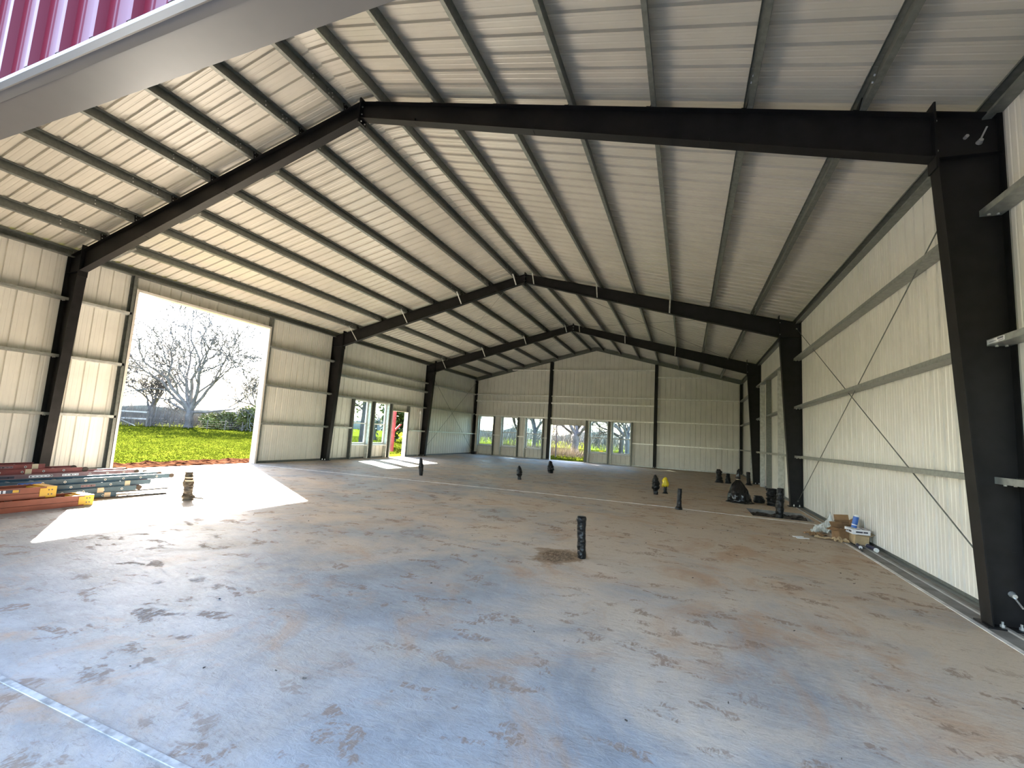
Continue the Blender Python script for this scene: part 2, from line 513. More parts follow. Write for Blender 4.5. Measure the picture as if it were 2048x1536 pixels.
def roof_pos(side):
    ux = 1 if side == 'left' else -1
    u = Vector((ux, 0, SL)) / SN
    n = Vector((-ux * SL, 0, 1)) / SN
    O = Vector((0 if side == 'left' else W, 0, HE)) + n * SHEETN
    return lambda s, t, h: O + Vector((0, s, 0)) + u * t + n * h
RLEN = (W / 2) * SN
for side in ('left', 'right'):
    o = ribbed('ceiling_' + side, YN - 0.05, YE + 0.05, -0.12, lambda s: RLEN - 0.14, [], roof_pos(side), [M_ROOF, M_GALVB], 0.12, rw=0.022)
    tag(o, kind='structure')
# ridge cap closes the gap between the two slopes: a folded cap with the ribs pressed across it
o = ribbed('ceiling_ridge', YN - 0.05, YE + 0.05, -0.24, lambda s: 0.24, [], lambda s, t, h: (W / 2 + t, s, HT + (SHEETN + .004) * SN - abs(t) * SL + h),
           [M_ROOF, M_GALVB], 0.12, breaks=())
tag(o, kind='structure')

# ---------------------------------------------------------------- floor slab with its open pit
PIT = (16.62, 17.93, 6.62, 8.02)
def floor_slab():
    mb = MB()
    xs = [-0.02, PIT[0], PIT[1], W + 0.02]
    ys = [-14.0, PIT[2], PIT[3], YE + 0.05]
    for i in range(3):
        for j in range(3):
            if i == 1 and j == 1: continue
            mb.add([(xs[i], ys[j], 0), (xs[i + 1], ys[j], 0), (xs[i + 1], ys[j + 1], 0), (xs[i], ys[j + 1], 0)], [(0, 1, 2, 3)], 0)
    x0, x1, y0, y1 = PIT
    zb = -0.13
    for a, b in (((x0, y0), (x1, y0)), ((x1, y0), (x1, y1)), ((x1, y1), (x0, y1)), ((x0, y1), (x0, y0))):
        mb.add([(a[0], a[1], 0), (b[0], b[1], 0), (b[0], b[1], zb), (a[0], a[1], zb)], [(0, 1, 2, 3)], 1)
    mb.add([(x0, y0, zb), (x1, y0, zb), (x1, y1, zb), (x0, y1, zb)], [(0, 1, 2, 3)], 1)
    for a, b in (((xs[0], ys[0]), (xs[3], ys[0])), ((xs[3], ys[0]), (xs[3], ys[3])), ((xs[3], ys[3]), (xs[0], ys[3])), ((xs[0], ys[3]), (xs[0], ys[0]))):
        mb.add([(a[0], a[1], 0), (b[0], b[1], 0), (b[0], b[1], -0.4), (a[0], a[1], -0.4)], [(3, 2, 1, 0)], 1)
    return tag(mb.build('floor', [M_FLOOR, M_LEDGE]), kind='structure')
floor_slab()
def pit_soil():
    mb = MB(); n = 26
    x0, x1, y0, y1 = PIT
    vs = []
    for j in range(n):
        for i in range(n):
            x = x0 + .01 + (x1 - x0 - .02) * i / (n - 1); y = y0 + .01 + (y1 - y0 - .02) * j / (n - 1)
            h = mnoise.noise(Vector((x * 7, y * 7, 1))) * .05 + mnoise.noise(Vector((x * 20, y * 20, 4))) * .03
            vs.append((x, y, -0.10 + h + .03 * (x - x0)))
    mb.add(vs, [(j * n + i, j * n + i + 1, (j + 1) * n + i + 1, (j + 1) * n + i) for j in range(n - 1) for i in range(n - 1)])
    o = mb.build('pit_soil', M_DIRT, smooth=False)
    tag(o, 'loose dark soil in the open pit in the slab by the right wall', 'soil', None, 'stuff')
pit_soil()

def strip(name, pts, w, h=0.006, m=M_STRIP):
    mb = MB()
    for a, b in zip(pts[:-1], pts[1:]):
        a = Vector((*a, 0)); b = Vector((*b, 0))
        d = (b - a); n = Vector((-d.y, d.x, 0)).normalized() * (w / 2)
        mb.add([a - n, b - n, b + n, a + n, a - n + Vector((0, 0, h)), b - n + Vector((0, 0, h)), b + n + Vector((0, 0, h)), a + n + Vector((0, 0, h))],
               [(4, 5, 6, 7), (0, 1, 5, 4), (1, 2, 6, 5), (2, 3, 7, 6), (3, 0, 4, 7)])
    return tag(mb.build(name, m), kind='structure')
strip('trim_1', [(17.87, -4.6), (17.87, 2.9), (17.83, 6.15)], 0.05)
strip('trim_2', [(0.9, 5.72), (6.5, 6.19), (11.4, 6.47), (14.5, 6.45), (17.85, 6.22)], 0.075)
strip('trim_3', [(0.5, -4.6), (17.87, -4.6)], 0.035, 0.006, M_STRIPD)
strip('trim_4', [(18.04, -4.5), (18.04, 6.3)], 0.29, 0.004, M_LEDGE)
# base channels at the foot of the sheets
mb = MB()
mb.sheet([(0.0, 0.05), (0.0, 0.0), (0.09, 0.0)], 0.004, (W - 0.004, -4.5, 0.001), (-1, 0, 0), (0, 0, 1), (0, YE + 4.5, 0))
mb.box((18.06, -4.5, 0), (18.10, YF[1] - .3, 0.022), 1)
tag(mb.build('baseboard_right', [M_GALV, M_CONC]), kind='structure')
mb = MB()
for a, b in ((-4.5, 1.5), (6.1, 14.1), (15.7, YE)):
    mb.sheet([(0.0, 0.07), (0.0, 0.0), (0.09, 0.0)], 0.004, (0.004, a, 0.001), (1, 0, 0), (0, 0, 1), (0, b - a, 0))
tag(mb.build('baseboard_left', M_GALV), kind='structure')
mb = MB()
for a, b in ((0.02, 6.08), (8.65, W - .02)):
    mb.sheet([(0.0, 0.07), (0.0, 0.0), (0.09, 0.0)], 0.004, (a, YE - 0.004, 0.001), (0, -1, 0), (0, 0, 1), (b - a, 0, 0))
tag(mb.build('baseboard_back', M_GALVB), kind='structure')

# ---------------------------------------------------------------- rigid frames
def hexbolt(mb, c, d, r=0.014, l=0.018, mi=1):
    c = Vector(c); mb.cyl(c, c + Vector(d) * l, r, n=6, mi=mi)

D_L = [1.29, 2.58, 3.87, 5.13, 6.40, 7.63, 8.74]
D_R = [1.30, 2.54, 3.78, 5.02, 6.26, 7.50, 8.71]

def rigid_frame(yc, label, braces):
    root = thing('steel_portal', (W / 2, yc, 0), label, 'steel portal', 'dark primed portal frames')
    def P(side, d, y, z):
        x = d if side == 'L' else W - d
        return (x - W / 2, y, z)
    for side in 'LR':
        sx = 1 if side == 'L' else -1
        O = P(side, 0, 0, 0); U = (sx, 0, 0); V = (0, 0, 1)
        # column: web, two flanges, cap
        mb = MB()
        web = [(0.012, 0.02), (DB, 0.02), (DT, HK), (DT, HE + SL * DT), (0.012, HE)]
        mb.prism(web, (O[0], -0.005, 0), U, V, (0, 0.010, 0))
        mb.prism([(0, 0.02), (0.012, 0.02), (0.012, HE), (0, HE)], (O[0], -0.1, 0), U, V, (0, 0.2, 0))
        mb.prism([(DB - .012, 0.02), (DB, 0.02), (DT, HK), (DT - .012, HK)], (O[0], -0.1, 0), U, V, (0, 0.2, 0))
        mb.prism([(0, HE - .012), (DT, HE + SL * DT - .012), (DT, HE + SL * DT), (0, HE)], (O[0], -0.1, 0), U, V, (0, 0.2, 0))
        mb.prism([(0.012, HK - .03), (DT - .012, HK - .01), (DT - .012, HK), (0.012, HK - .02)], (O[0], -0.09, 0), U, V, (0, 0.18, 0))
        for zz in (0.75, 2.9):
            mb.box((O[0] + sx * .10 - .05, -0.006, zz), (O[0] + sx * .10 + .05, 0.006, zz + .01))
        col = mb.build('column', [M_PRIMER, M_ZINC], root)
        mb = MB()
        mb.box((min(O[0] - sx * .02, O[0] + sx * (DB + .05)), -0.13, 0.0), (max(O[0] - sx * .02, O[0] + sx * (DB + .05)), 0.13, 0.02))
        for dd in (0.09, DB - .09):
            for yy in (-0.07, 0.07):
                c = (O[0] + sx * dd, yy, 0.02)
                mb.cyl(c, (c[0], c[1], 0.075), 0.011, n=6, mi=1)
                mb.cyl(c, (c[0], c[1], 0.045), 0.021, n=6, mi=1)
        mb.build('base_plate', [M_PRIMER, M_ZINC], col)
        mb = MB()
        mb.prism([(DT - .004, HK - .13), (DT + .016, HK - .13), (DT + .016, HE + SL * DT + .12), (DT - .004, HE + SL * DT + .12)], (O[0], -0.1, 0), U, V, (0, 0.2, 0))
        for yy in (-0.055, 0.055):
            for zz in (HK - .09, HK + .09, HE + SL * DT - .1, HE + SL * DT + .06):
                hexbolt(mb, (O[0] + sx * (DT - .004), yy, zz), (-sx, 0, 0))
        mb.build('end_plate', [M_PRIMER, M_ZINC], col)
        # rod washers on the web
        if side == 'R' and yc < 1:
            for (dd, zz, up_) in ((0.17, 5.28, 1), (0.12, 0.34, -1)):
                c = Vector((O[0] + sx * dd, -0.005, zz))
                mb = MB()
                mb.cyl(c, c + Vector((0, -0.16, 0.09 * up_)), 0.009, n=6)
                mb.cyl(c, c + Vector((0, -0.05, 0.01 * up_)), 0.032, 0.022, 10)
                mb.build('rod_anchor', M_ZINC, col)
            c = Vector((O[0] + sx * .29, -0.005, 5.36))
            mb = MB(); mb.cyl(c, c + Vector((0, -0.05, 0)), 0.02, n=6)
            mb.build('stub_bolt', M_ZINC, col)
        # rafter
        mb = MB()
        d1 = W / 2
        mb.prism([(DT + .016, HK + .02), (d1, HB), (d1, HT), (DT + .016, HE + SL * DT)], (O[0], -0.004, 0), U, V, (0, 0.008, 0))
        mb.prism([(DT + .016, HE + SL * DT - .01), (d1, HT - .01), (d1, HT), (DT + .016, HE + SL * DT)], (O[0], -0.085, 0), U, V, (0, 0.17, 0))
        mb.prism([(DT + .016, HK + .01), (d1, HB - .0), (d1, HB + .01), (DT + .016, HK + .02)], (O[0], -0.085, 0), U, V, (0, 0.17, 0))
        for dd in (3.0, 5.6, 7.9):
            zb = HK + (HB - HK) * (dd - DT) / (d1 - DT)
            mb.box((O[0] + sx * dd - .004, -0.05, zb), (O[0] + sx * dd + .004, 0.05, zb + .09))
        raf = mb.build('rafter', [M_PRIMER, M_ZINC], root)
        mb = MB()
        mb.prism([(d1 - .016, HB - .10), (d1, HB - .10), (d1, HT + .07), (d1 - .016, HT + .07)], (O[0], -0.1, 0), U, V, (0, 0.2, 0))
        for yy in (-0.05, 0.05):
            for zz in (HB - .06, HB + .08, HT - .1):
                hexbolt(mb, (O[0] + sx * (d1 - .016), yy, zz), (-sx, 0, 0))
        mb.build('end_plate', [M_PRIMER, M_ZINC], raf)
        # clips that hold the purlins upright on the rafter
        for d in (D_L if side == 'L' else D_R):
            mb = MB()
            z = HE + SL * d
            u = Vector((sx, 0, SL)) / SN; n = Vector((-sx * SL, 0, 1)) / SN
            c = Vector((O[0] + sx * d, 0, z)) + u * 0.014
            mb.obox(c + n * .085, u * .005, (0, .08, 0), n * .085)
            mb.obox(c + u * .03 + n * .005, u * .03, (0, .08, 0), n * .005)
            mb.build('purlin_clip', M_PRIMER, raf)
        # angle braces from the rafter's lower flange up to a purlin
        for d in braces[side]:
            sy = braces['dir']
            zb = HK + (HB - HK) * (d - DT) / (d1 - DT) + .03
            zt = HE + SL * d + .02
            a = Vector((O[0] + sx * (d + .03), sy * .07, zb)); b = Vector((O[0] + sx * (d - .0), sy * (.07 + (zt - zb) * 1.0), zt))
            mb = MB()
            dv = (b - a); s_ = Vector((1, 0, 0)) * sx
            t_ = dv.cross(s_).normalized()
            mb.sheet([(0, .045), (0, 0), (.045, 0)], .004, a, s_, t_, dv)
            mb.build('flange_brace', M_GALVB, root)
    return root

rigid_frame(YF[0], 'nearest dark steel portal frame, its ridge beside the tan header trim', {'L': [1.45, 3.95, 6.5], 'R': [8.71], 'dir': 1})
rigid_frame(YF[1], 'middle dark steel portal frame, its left column right of the big side doorway', {'L': [1.29, 3.87, 6.40, 8.74], 'R': [3.78, 6.26, 8.71], 'dir': -1})
rigid_frame(YF[2], 'farthest dark steel portal frame, one bay in front of the far end wall', {'L': [1.29, 3.87, 6.40, 8.74], 'R': [3.78, 6.26, 8.71], 'dir': -1})

# ---------------------------------------------------------------- purlins, bay by bay
BAYS = [(YN + .12, YF[0]), (YF[0], YF[1]), (YF[1], YF[2]), (YF[2], YE - .02)]
BAYP = ['open front bay', 'bay between nearest and middle frames', 'bay between middle and farthest frames', 'bay before far end wall']
BAYN = ['front bay', 'bay between nearest and middle frames', 'bay between middle and farthest frames', 'bay before far end wall']
def purlin_mesh(y0, y1, lap0, lap1, nest, bolts):
    """along +Y from 0; section in (u up the slope, n square to it); origin on the rafter top"""
    mb = MB()
    f = 0.064
    e = 0.005 * nest
    zsec = [(-f - e, .02), (-f - e, e), (e, e), (e, .203 - e), (f + e, .203 - e), (f + e, .182)]
    L = (y1 + lap1) - (y0 - lap0)
    mb.sheet(zsec, .003, (0, 0, 0), (1, 0, 0), (0, 0, 1), (0, L, 0))
    for yb in bolts:
        for zz in (.055, .145):
            mb.cyl((.003, yb - (y0 - lap0), zz), (.02, yb - (y0 - lap0), zz), .013, n=6, mi=1)
    return mb
random.seed(3)
for side in 'LR':
    sx = 1 if side == 'L' else -1
    u = Vector((sx, 0, SL)) / SN; n = Vector((-sx * SL, 0, 1)) / SN
    R = Matrix((u, Vector((0, 1, 0)), n)).transposed().to_4x4()
    for b, (y0, y1) in enumerate(BAYS):
        lap0 = 0.0 if b == 0 else 0.55
        lap1 = 0.0 if b == 3 else 0.55
        bolts = []
        if b > 0: bolts += [y0 - .48, y0 - .05, y0 + .05, y0 + .38, y0 + .48]
        if b < 3: bolts += [y1 - .86, y1 - .48, y1 - .38, y1 + .48]
        proto = None
        for k, d in enumerate(D_L if side == 'L' else D_R):
            if proto is None:
                o = purlin_mesh(y0, y1, lap0, lap1, b % 2, bolts).build('roof_purlin', [M_GALV, M_ZINC])
                proto = o
            else:
                o = proto.copy(); COL.objects.link(o)
            MM = R.copy()
            if side == 'R':      # mirror through the ridge: keep a true rotation by flipping along Y
                MM = Matrix((u, Vector((0, -1, 0)), n)).transposed().to_4x4()
                MM.translation = Vector((W - d, y1 + lap1, HE + SL * d))
            else:
                MM.translation = Vector((d, y0 - lap0, HE + SL * d))
            o.matrix_world = MM
            pos = 'at the ridge' if k == 6 else ORD[k] + ' up from the ' + ('left' if side == 'L' else 'right') + ' eave'
            if k == 6: pos = ('left' if side == 'L' else 'right') + ' of the ridge pair'
            tag(o, 'roof purlin, ' + pos + ', ' + BAYP[b], 'purlin', 'roof purlins')
        # eave strut
        mb = MB()
        mb.sheet([(.13, .03), (.13, 0), (0.004, 0), (0.004, .185), (.11, .185 + .11 * SL), (.11, .165 + .11 * SL)], .003, (0, 0, 0), (sx, 0, 0), (0, 0, 1), (0, y1 - y0 - .004, 0))
        o = mb.build('eave_strut', [M_GALV])
        o.location = (0 if side == 'L' else W, y0 + .002, HE + .003)
        tag(o, 'steel eave strut atop the ' + ('left' if side == 'L' else 'right') + ' wall, ' + BAYN[b], 'eave strut', 'eave struts')

# ---------------------------------------------------------------- girts
def girt(kind, a, b, z, label, h=0.064, m=M_GIRT, depth=0.2, cat='girt', sticker=False, lipdown=False):
    """kind: wall the girt is fixed to; a..b along the wall; C section with its web lying flat"""
    mb = MB()
    sec = [(depth - .018, h), (depth, h), (depth, 0), (0.012, 0), (0.012, h), (.03, h)]
    if kind == 'L': O, U, D = (0, a, z), (1, 0, 0), (0, b - a, 0)
    elif kind == 'R': O, U, D = (W, a, z), (-1, 0, 0), (0, b - a, 0)
    else: O, U, D = (a, YE, z), (0, -1, 0), (b - a, 0, 0)
    mb.sheet(sec, .003, (0, 0, 0), U, (0, 0, 1), D)
    if kind in 'LR':
        for yy in (.06, b - a - .06):
            for dd in (.07, .15):
                mb.cyl((U[0] * dd, yy, 0), (U[0] * dd, yy, -.02), .014, n=6, mi=1)
    o = mb.build('wall_girt', [m, M_ZINC])
    o.location = O
    tag(o, label, cat, 'wall girts')
    if sticker:
        mb = MB()
        mb.box((-depth - .0035, .02, .012), (-depth - .003, .24, .056), 0)
        for k in range(7):
            mb.box((-depth - .0042, .03 + k * .012, .036), (-depth - .0037, .03 + k * .012 + .007, .052), 1)
        mb.box((-depth - .0042, .03, .020), (-depth - .0037, .12, .026), 1)
        s = mb.build('paper_sticker', [M_PAPER, M_INK], o)
        s['label'] = 'white printed sticker'
    return o
ZG = [1.445, 2.915, 4.395]
ROWN = ['lowest', 'middle', 'highest']
for k, z in enumerate(ZG):
    girt('L', YN + .3, YF[0] - .02, z, ROWN[k] + ' girt on the left wall behind the ladder pile')
    girt('L', YF[0] + .02, 1.50, z, ROWN[k] + ' short steel girt between the nearest left column and the big doorway', m=M_GALVB)
    girt('L', 6.12, YF[1] - .02, z, ROWN[k] + ' steel girt between the big doorway and the middle left column')
    girt('L', YF[2] + .02, YE - .25, z, ROWN[k] + ' steel girt on the left wall in the far corner bay', m=M_GALVB)
    girt('R', YN + .3, YF[0] - .006, z, ROWN[k] + ' steel girt on the right wall ending at the nearest right column', sticker=False) if k != 1 else None
    girt('R', YF[0] + .02, YF[1] - .02, z, ROWN[k] + ' long girt above the debris pile on the right wall')
    girt('R', YF[2] + .02, YE - .25, z, ROWN[k] + ' steel girt on the right wall in the far corner bay')
# the middle one on the near right carries a printed sticker at its end
g = girt('R', YN + .3, YF[0] - .006, ZG[1], 'middle steel girt on the right wall with a white sticker on its end')
mb = MB()
Lg = YF[0] - .006 - YN - .3
mb.box((-.2045, Lg - .30, .010), (-.2035, Lg - .01, .058), 0)
for k in range(9):
    mb.box((-.2053, Lg - .28 + k * .011, .034), (-.2046, Lg - .28 + k * .011 + .006 + .003 * (k % 2), .054), 1)
mb.box((-.2053, Lg - .28, .018), (-.2046, Lg - .20, .024), 1)
mb.box((-.2053, Lg - .16, .030), (-.2046, Lg - .05, .034), 1)
s = mb.build('paper_sticker', [M_PAPER, M_INK], g); s['label'] = 'white printed sticker'

girt('L', YF[1] + .02, YF[2] - .02, 4.395, 'topmost steel girt above the left windows, between middle and farthest frames')
girt('L', YF[1] + .02, YF[2] - .02, 3.83, 'second steel girt down above the left windows, just under the topmost', h=.09)
girt('L', YF[1] + .02, YF[2] - .02, 2.875, 'steel header girt resting on the heads of the two left windows')
girt('L', YF[1] + .02, 11.06, 1.445, 'short low girt between the middle left column and the first left window', m=M_GALVB)
girt('L', 15.86, YF[2] - .02, 1.445, 'short low girt between the left personnel doorway and the farthest left column', m=M_GALVB)
# right wall, framed bay
girt('R', YF[1] + .02, YF[2] - .02, 4.49, 'head girt of the sheeted-over framed opening on the right wall')
girt('R', YF[1] + .02, 12.12, 1.445, 'short low girt behind the middle right column beside the first stud')
girt('R', 12.24, 14.6, 2.96, 'upper mid rail between the first two studs of the framed right bay')
girt('R', 12.24, 14.6, 1.445, 'lower mid rail between the first two studs of the framed right bay')
girt('R', 14.74, 16.28, 1.445, 'lower rail between the second and third studs of the framed right bay')
girt('R', 16.42, YF[2] - .02, 1.445, 'lower rail between the third stud and the farthest right column')
girt('R', 16.42, YF[2] - .02, 2.96, 'upper rail between the third stud and the farthest right column')
# far end wall
XP = [6.0, 13.17]
for nm, a, b in (('left', .22, XP[0] - .1), ('centre', XP[0] + .1, XP[1] - .1), ('right', XP[1] + .1, W - .25)):
    if nm != 'right':
        girt('E', a, b, 4.43, 'pale girt third from the floor across the ' + nm + ' of the far end wall', m=M_GLARE)
        girt('E', a, b, 3.92, 'deep girt a little above the window heads across the ' + nm + ' of the far end wall', m=M_GLARE, h=.10)
        girt('E', a, b, 2.86, 'pale header girt on the window heads across the ' + nm + ' of the far end wall', m=M_GLARE, h=.09)
    else:
        for k, z in enumerate((1.445, 2.93, 4.42)):
            girt('E', a, b, z, ROWN[k] + ' long girt on the windowless right part of the far end wall', m=M_GLARE)
girt('E', 3.0, XP[0] - .1, 6.30, 'short top girt under the left rake of the far end wall', m=M_GLARE)
girt('E', XP[0] + .1, XP[1] - .1, 6.30, 'top girt under the ridge of the far end wall', m=M_GLARE)
girt('E', XP[1] + .1, 16.2, 5.84, 'short top girt under the right rake of the far end wall', m=M_GLARE)
for a, b, t in ((.22, .42, 'left of the first end window'), (1.78, 2.31, 'between the first and second end windows'), (3.69, 4.18, 'between the second and third end windows'),
                (5.60, 5.9, 'between the third end window and the first end post'), (6.1, 6.2, ''), (8.70, 8.80, ''), (11.74, XP[1] - .1, 'right of the last end window')):
    if t: girt('E', a, b, 1.445, 'short low girt ' + t, m=M_GLARE)

# ---------------------------------------------------------------- posts, rake beams, studs
def stud(kind, s, z0, z1, label, open_dir=1, m=M_GALV, w=.065, depth=.2, name='jamb_stud'):
    """C-section stud standing at s along a wall; open_dir is the side its hollow faces"""
    mb = MB()
    sec = [(open_dir * w, depth - .018), (open_dir * w, depth), (0, depth), (0, 0.012), (open_dir * w, 0.012), (open_dir * w, .03)]
    if kind == 'L': O, A, I = (0, s, z0), (0, 1, 0), (1, 0, 0)
    elif kind == 'R': O, A, I = (W, s, z0), (0, 1, 0), (-1, 0, 0)
    else: O, A, I = (s, YE, z0), (1, 0, 0), (0, -1, 0)
    mb.sheet(sec, .003, (0, 0, 0), A, I, (0, 0, z1 - z0))
    o = mb.build(name, [m])
    o.location = O
    return tag(o, label, 'stud', 'framing studs')
# big side doorway
stud('L', 1.515, 0, HE, 'dark full-height steel stud on the near side of the big side doorway', -1)
stud('L', 6.11, 0, HE, 'steel stud on the far side of the big side doorway', 1)
stud('L', 11.15, 0, 2.87, 'steel stud before the first left window', -1)
stud('L', 12.31, 0, 2.87, 'steel stud just after the first left window', 1, M_GALVB)  # paler copy of the stud steel stands for the lit face
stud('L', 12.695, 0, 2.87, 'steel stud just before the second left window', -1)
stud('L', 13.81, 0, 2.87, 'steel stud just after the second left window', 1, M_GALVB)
stud('L', 14.13, 0, 2.87, 'steel stud before the left personnel doorway', -1)
stud('L', 15.71, 0, 2.87, 'steel stud after the left personnel doorway', 1)
stud('R', 12.15, 0, 4.49, 'wide shiny stud just behind the middle right column', 1, M_GALVB)  # sky sheen put into a paler tone of the same steel
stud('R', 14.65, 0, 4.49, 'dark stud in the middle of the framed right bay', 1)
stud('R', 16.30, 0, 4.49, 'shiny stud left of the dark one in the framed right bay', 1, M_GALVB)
stud('R', 19.6, 0, 4.49, 'lone shiny stud on the right wall beyond the farthest frame', 1, M_GALVB)
WN = ['first', 'second', 'third', 'fourth', 'fifth']
for i, w in enumerate(WIN_E):
    stud('E', w[0] - .03, 0, 2.86, 'pale stud on the left side of the ' + WN[i] + ' end window from the left', -1, M_GALVB)  # paler tone of one steel stands for the lit face
    stud('E', w[1] + .03, 0, 2.86, 'dark stud on the right side of the ' + WN[i] + ' end window from the left', 1, M_GALV)  # darker tone of one steel stands for the shaded side
stud('E', DOOR_E[1] + .04, 0, 2.86, 'dark stud on the right of the end doorway', 1)
stud('E', DOOR_E[0] - .02, 0, 2.86, 'stud tight against the end post left of the end doorway', -1, w=.04)
# end wall posts
def ipost(x, ztop, label, s=.2, yo=.012):
    mb = MB()
    y1 = YE - yo; y0 = y1 - .2
    mb.box((x - s / 2, y0, 0.02), (x + s / 2, y0 + .012, ztop))
    mb.box((x - s / 2, y1 - .012, 0.02), (x + s / 2, y1, ztop))
    mb.box((x - .005, y0 + .012, .02), (x + .005, y1 - .012, ztop))
    o = mb.build('end_post', [M_PRIMER, M_ZINC], loc=(x, YE - .1, 0))
    tag(o, label, 'post', 'end wall posts')
    mb = MB()
    mb.box((-s / 2 - .02, -.14, 0), (s / 2 + .02, .09, .02))
    for xx in (-.06, .06): mb.cyl((xx, -.125, .02), (xx, -.125, .06), .014, n=6, mi=1)
    mb.build('base_plate', [M_PRIMER, M_ZINC], o)
    return o
ipost(XP[0], zr(XP[0]) - .1, 'dark steel post in the far end wall left of the end doorway')
ipost(XP[1], zr(XP[1]) - .1, 'dark steel post in the far end wall right of the windows')
ipost(.13, zr(.13) - .1, 'dark steel corner post at the left end of the far wall', .14)
ipost(W - .13, zr(.13) - .1, 'dark steel corner post at the right end of the far wall', .14)
for side in 'LR':
    sx = 1 if side == 'L' else -1
    mb = MB()
    dz = Vector((sx * (W / 2 - .0), 0, SL * W / 2))
    mb.sheet([(.085, .03), (.085, 0), (0, 0), (0, .27), (.085, .27), (.085, .24)], .004, (0, 0, 0), (0, -1, 0), (0, 0, 1), dz)
    mb.sheet([(.0, .0), (.05, 0)], .004, (0, -.085, .1), (0, -1, 0), (0, 0, 1), dz)
    o = mb.build('rake_beam', [M_GALV])
    o.location = (0 if side == 'L' else W, YE - .014, HE - .09)
    tag(o, 'steel rake beam under the ' + ('left' if side == 'L' else 'right') + ' slope at the far end wall', 'rake beam', 'rake beams')

# ---------------------------------------------------------------- bracing rods
def rod(a, b, label, r=.009):
    a = Vector(a); b = Vector(b)
    mb = MB()
    mb.cyl(a, b, r, n=6)
    d = (b - a).normalized()
    for p, q in ((a, d), (b, -d)):
        mb.cyl(p, p + q * .07, r * 2.0, n=8, mi=1)
    o = mb.build('brace_rod', [M_GALV, M_ZINC], loc=tuple(a))
    return tag(o, label, 'brace rod', 'wall and roof brace rods')
XR = W - .115
rod((XR, YF[1] - .02, 5.40), (XR, YF[0] + .03, .34), 'thin steel rod sloping down from the middle right column to the nearest column foot')
rod((XR - .012, YF[1] - .02, .16), (XR - .012, YF[0] + .03, 5.28), 'thin steel rod rising from the middle right column foot to the nearest column head')
rod((.115, YF[2] + .02, 5.3), (.115, YE - .3, .3), 'thin rod on the far left bay falling towards the far corner')
rod((.13, YF[2] + .02, .3), (.13, YE - .3, 5.3), 'thin rod on the far left bay rising towards the far corner')
def roofp(x, y, o=-.03): return (x, y, zr(x) + o)
rod(roofp(1.4, YF[1] + .1), roofp(8.6, YF[2] - .1), 'thin roof rod across the left slope, rising from the middle frame to the farthest', .006)
rod(roofp(8.6, YF[1] + .1, -.04), roofp(1.4, YF[2] - .1, -.04), 'thin roof rod across the left slope, falling from the middle frame to the farthest', .006)
rod(roofp(W - 1.4, YF[1] + .1), roofp(W - 8.6, YF[2] - .1), 'thin roof rod across the right slope, rising from the middle frame to the farthest', .006)
rod(roofp(W - 8.6, YF[1] + .1, -.04), roofp(W - 1.4, YF[2] - .1, -.04), 'thin roof rod across the right slope, falling from the middle frame to the farthest', .006)

# ---------------------------------------------------------------- openings: trims, doors, windows
def trim_box(name, parts, m):
    mb = MB()
    for p in parts: mb.box(*p[:2], p[2] if len(p) > 2 else 0)
    return tag(mb.build(name, m), kind='structure')
a, b, _, h = DOOR_L
trim_box('door_1', [((-.05, a, 0), (.215, a + .015, h)), ((-.05, b - .015, 0), (.215, b, h)), ((-.05, a, h - .015), (.215, b, h)),
                    ((.205, a - .05, 0), (.217, a + .015, h + .05)), ((.205, b - .015, 0), (.217, b + .05, h + .05)), ((.205, a, h - .015), (.217, b, h + .05)),
                    ((-.055, a - .06, 0), (-.04, a, h + .06)), ((-.055, b, 0), (-.04, b + .06, h + .06)), ((-.055, a, h), (-.04, b, h + .06))], M_TRIMW)
a, b, _, h = DOOR_P
trim_box('door_2', [((-.05, a, 0), (.2, a + .015, h)), ((-.05, b - .015, 0), (.2, b, h)), ((-.05, a, h - .015), (.2, b, h)),
                    ((-.055, a - .06, 0), (-.04, a, h + .06)), ((-.055, b, 0), (-.04, b + .06, h + .06)), ((-.055, a, h), (-.04, b, h + .06))], M_TRIMW)
a, b, _, h = DOOR_E
trim_box('door_3', [((a, YE - .2, 0), (a + .015, YE + .05, h)), ((b - .015, YE - .2, 0), (b, YE + .05, h)), ((a, YE - .2, h - .015), (b, YE + .05, h)),
                    ((a - .06, YE + .04, 0), (a, YE + .055, h + .06)), ((b, YE + .04, 0), (b + .06, YE + .055, h + .06)), ((a, YE + .04, h), (b, YE + .055, h + .06))], M_TRIMW)

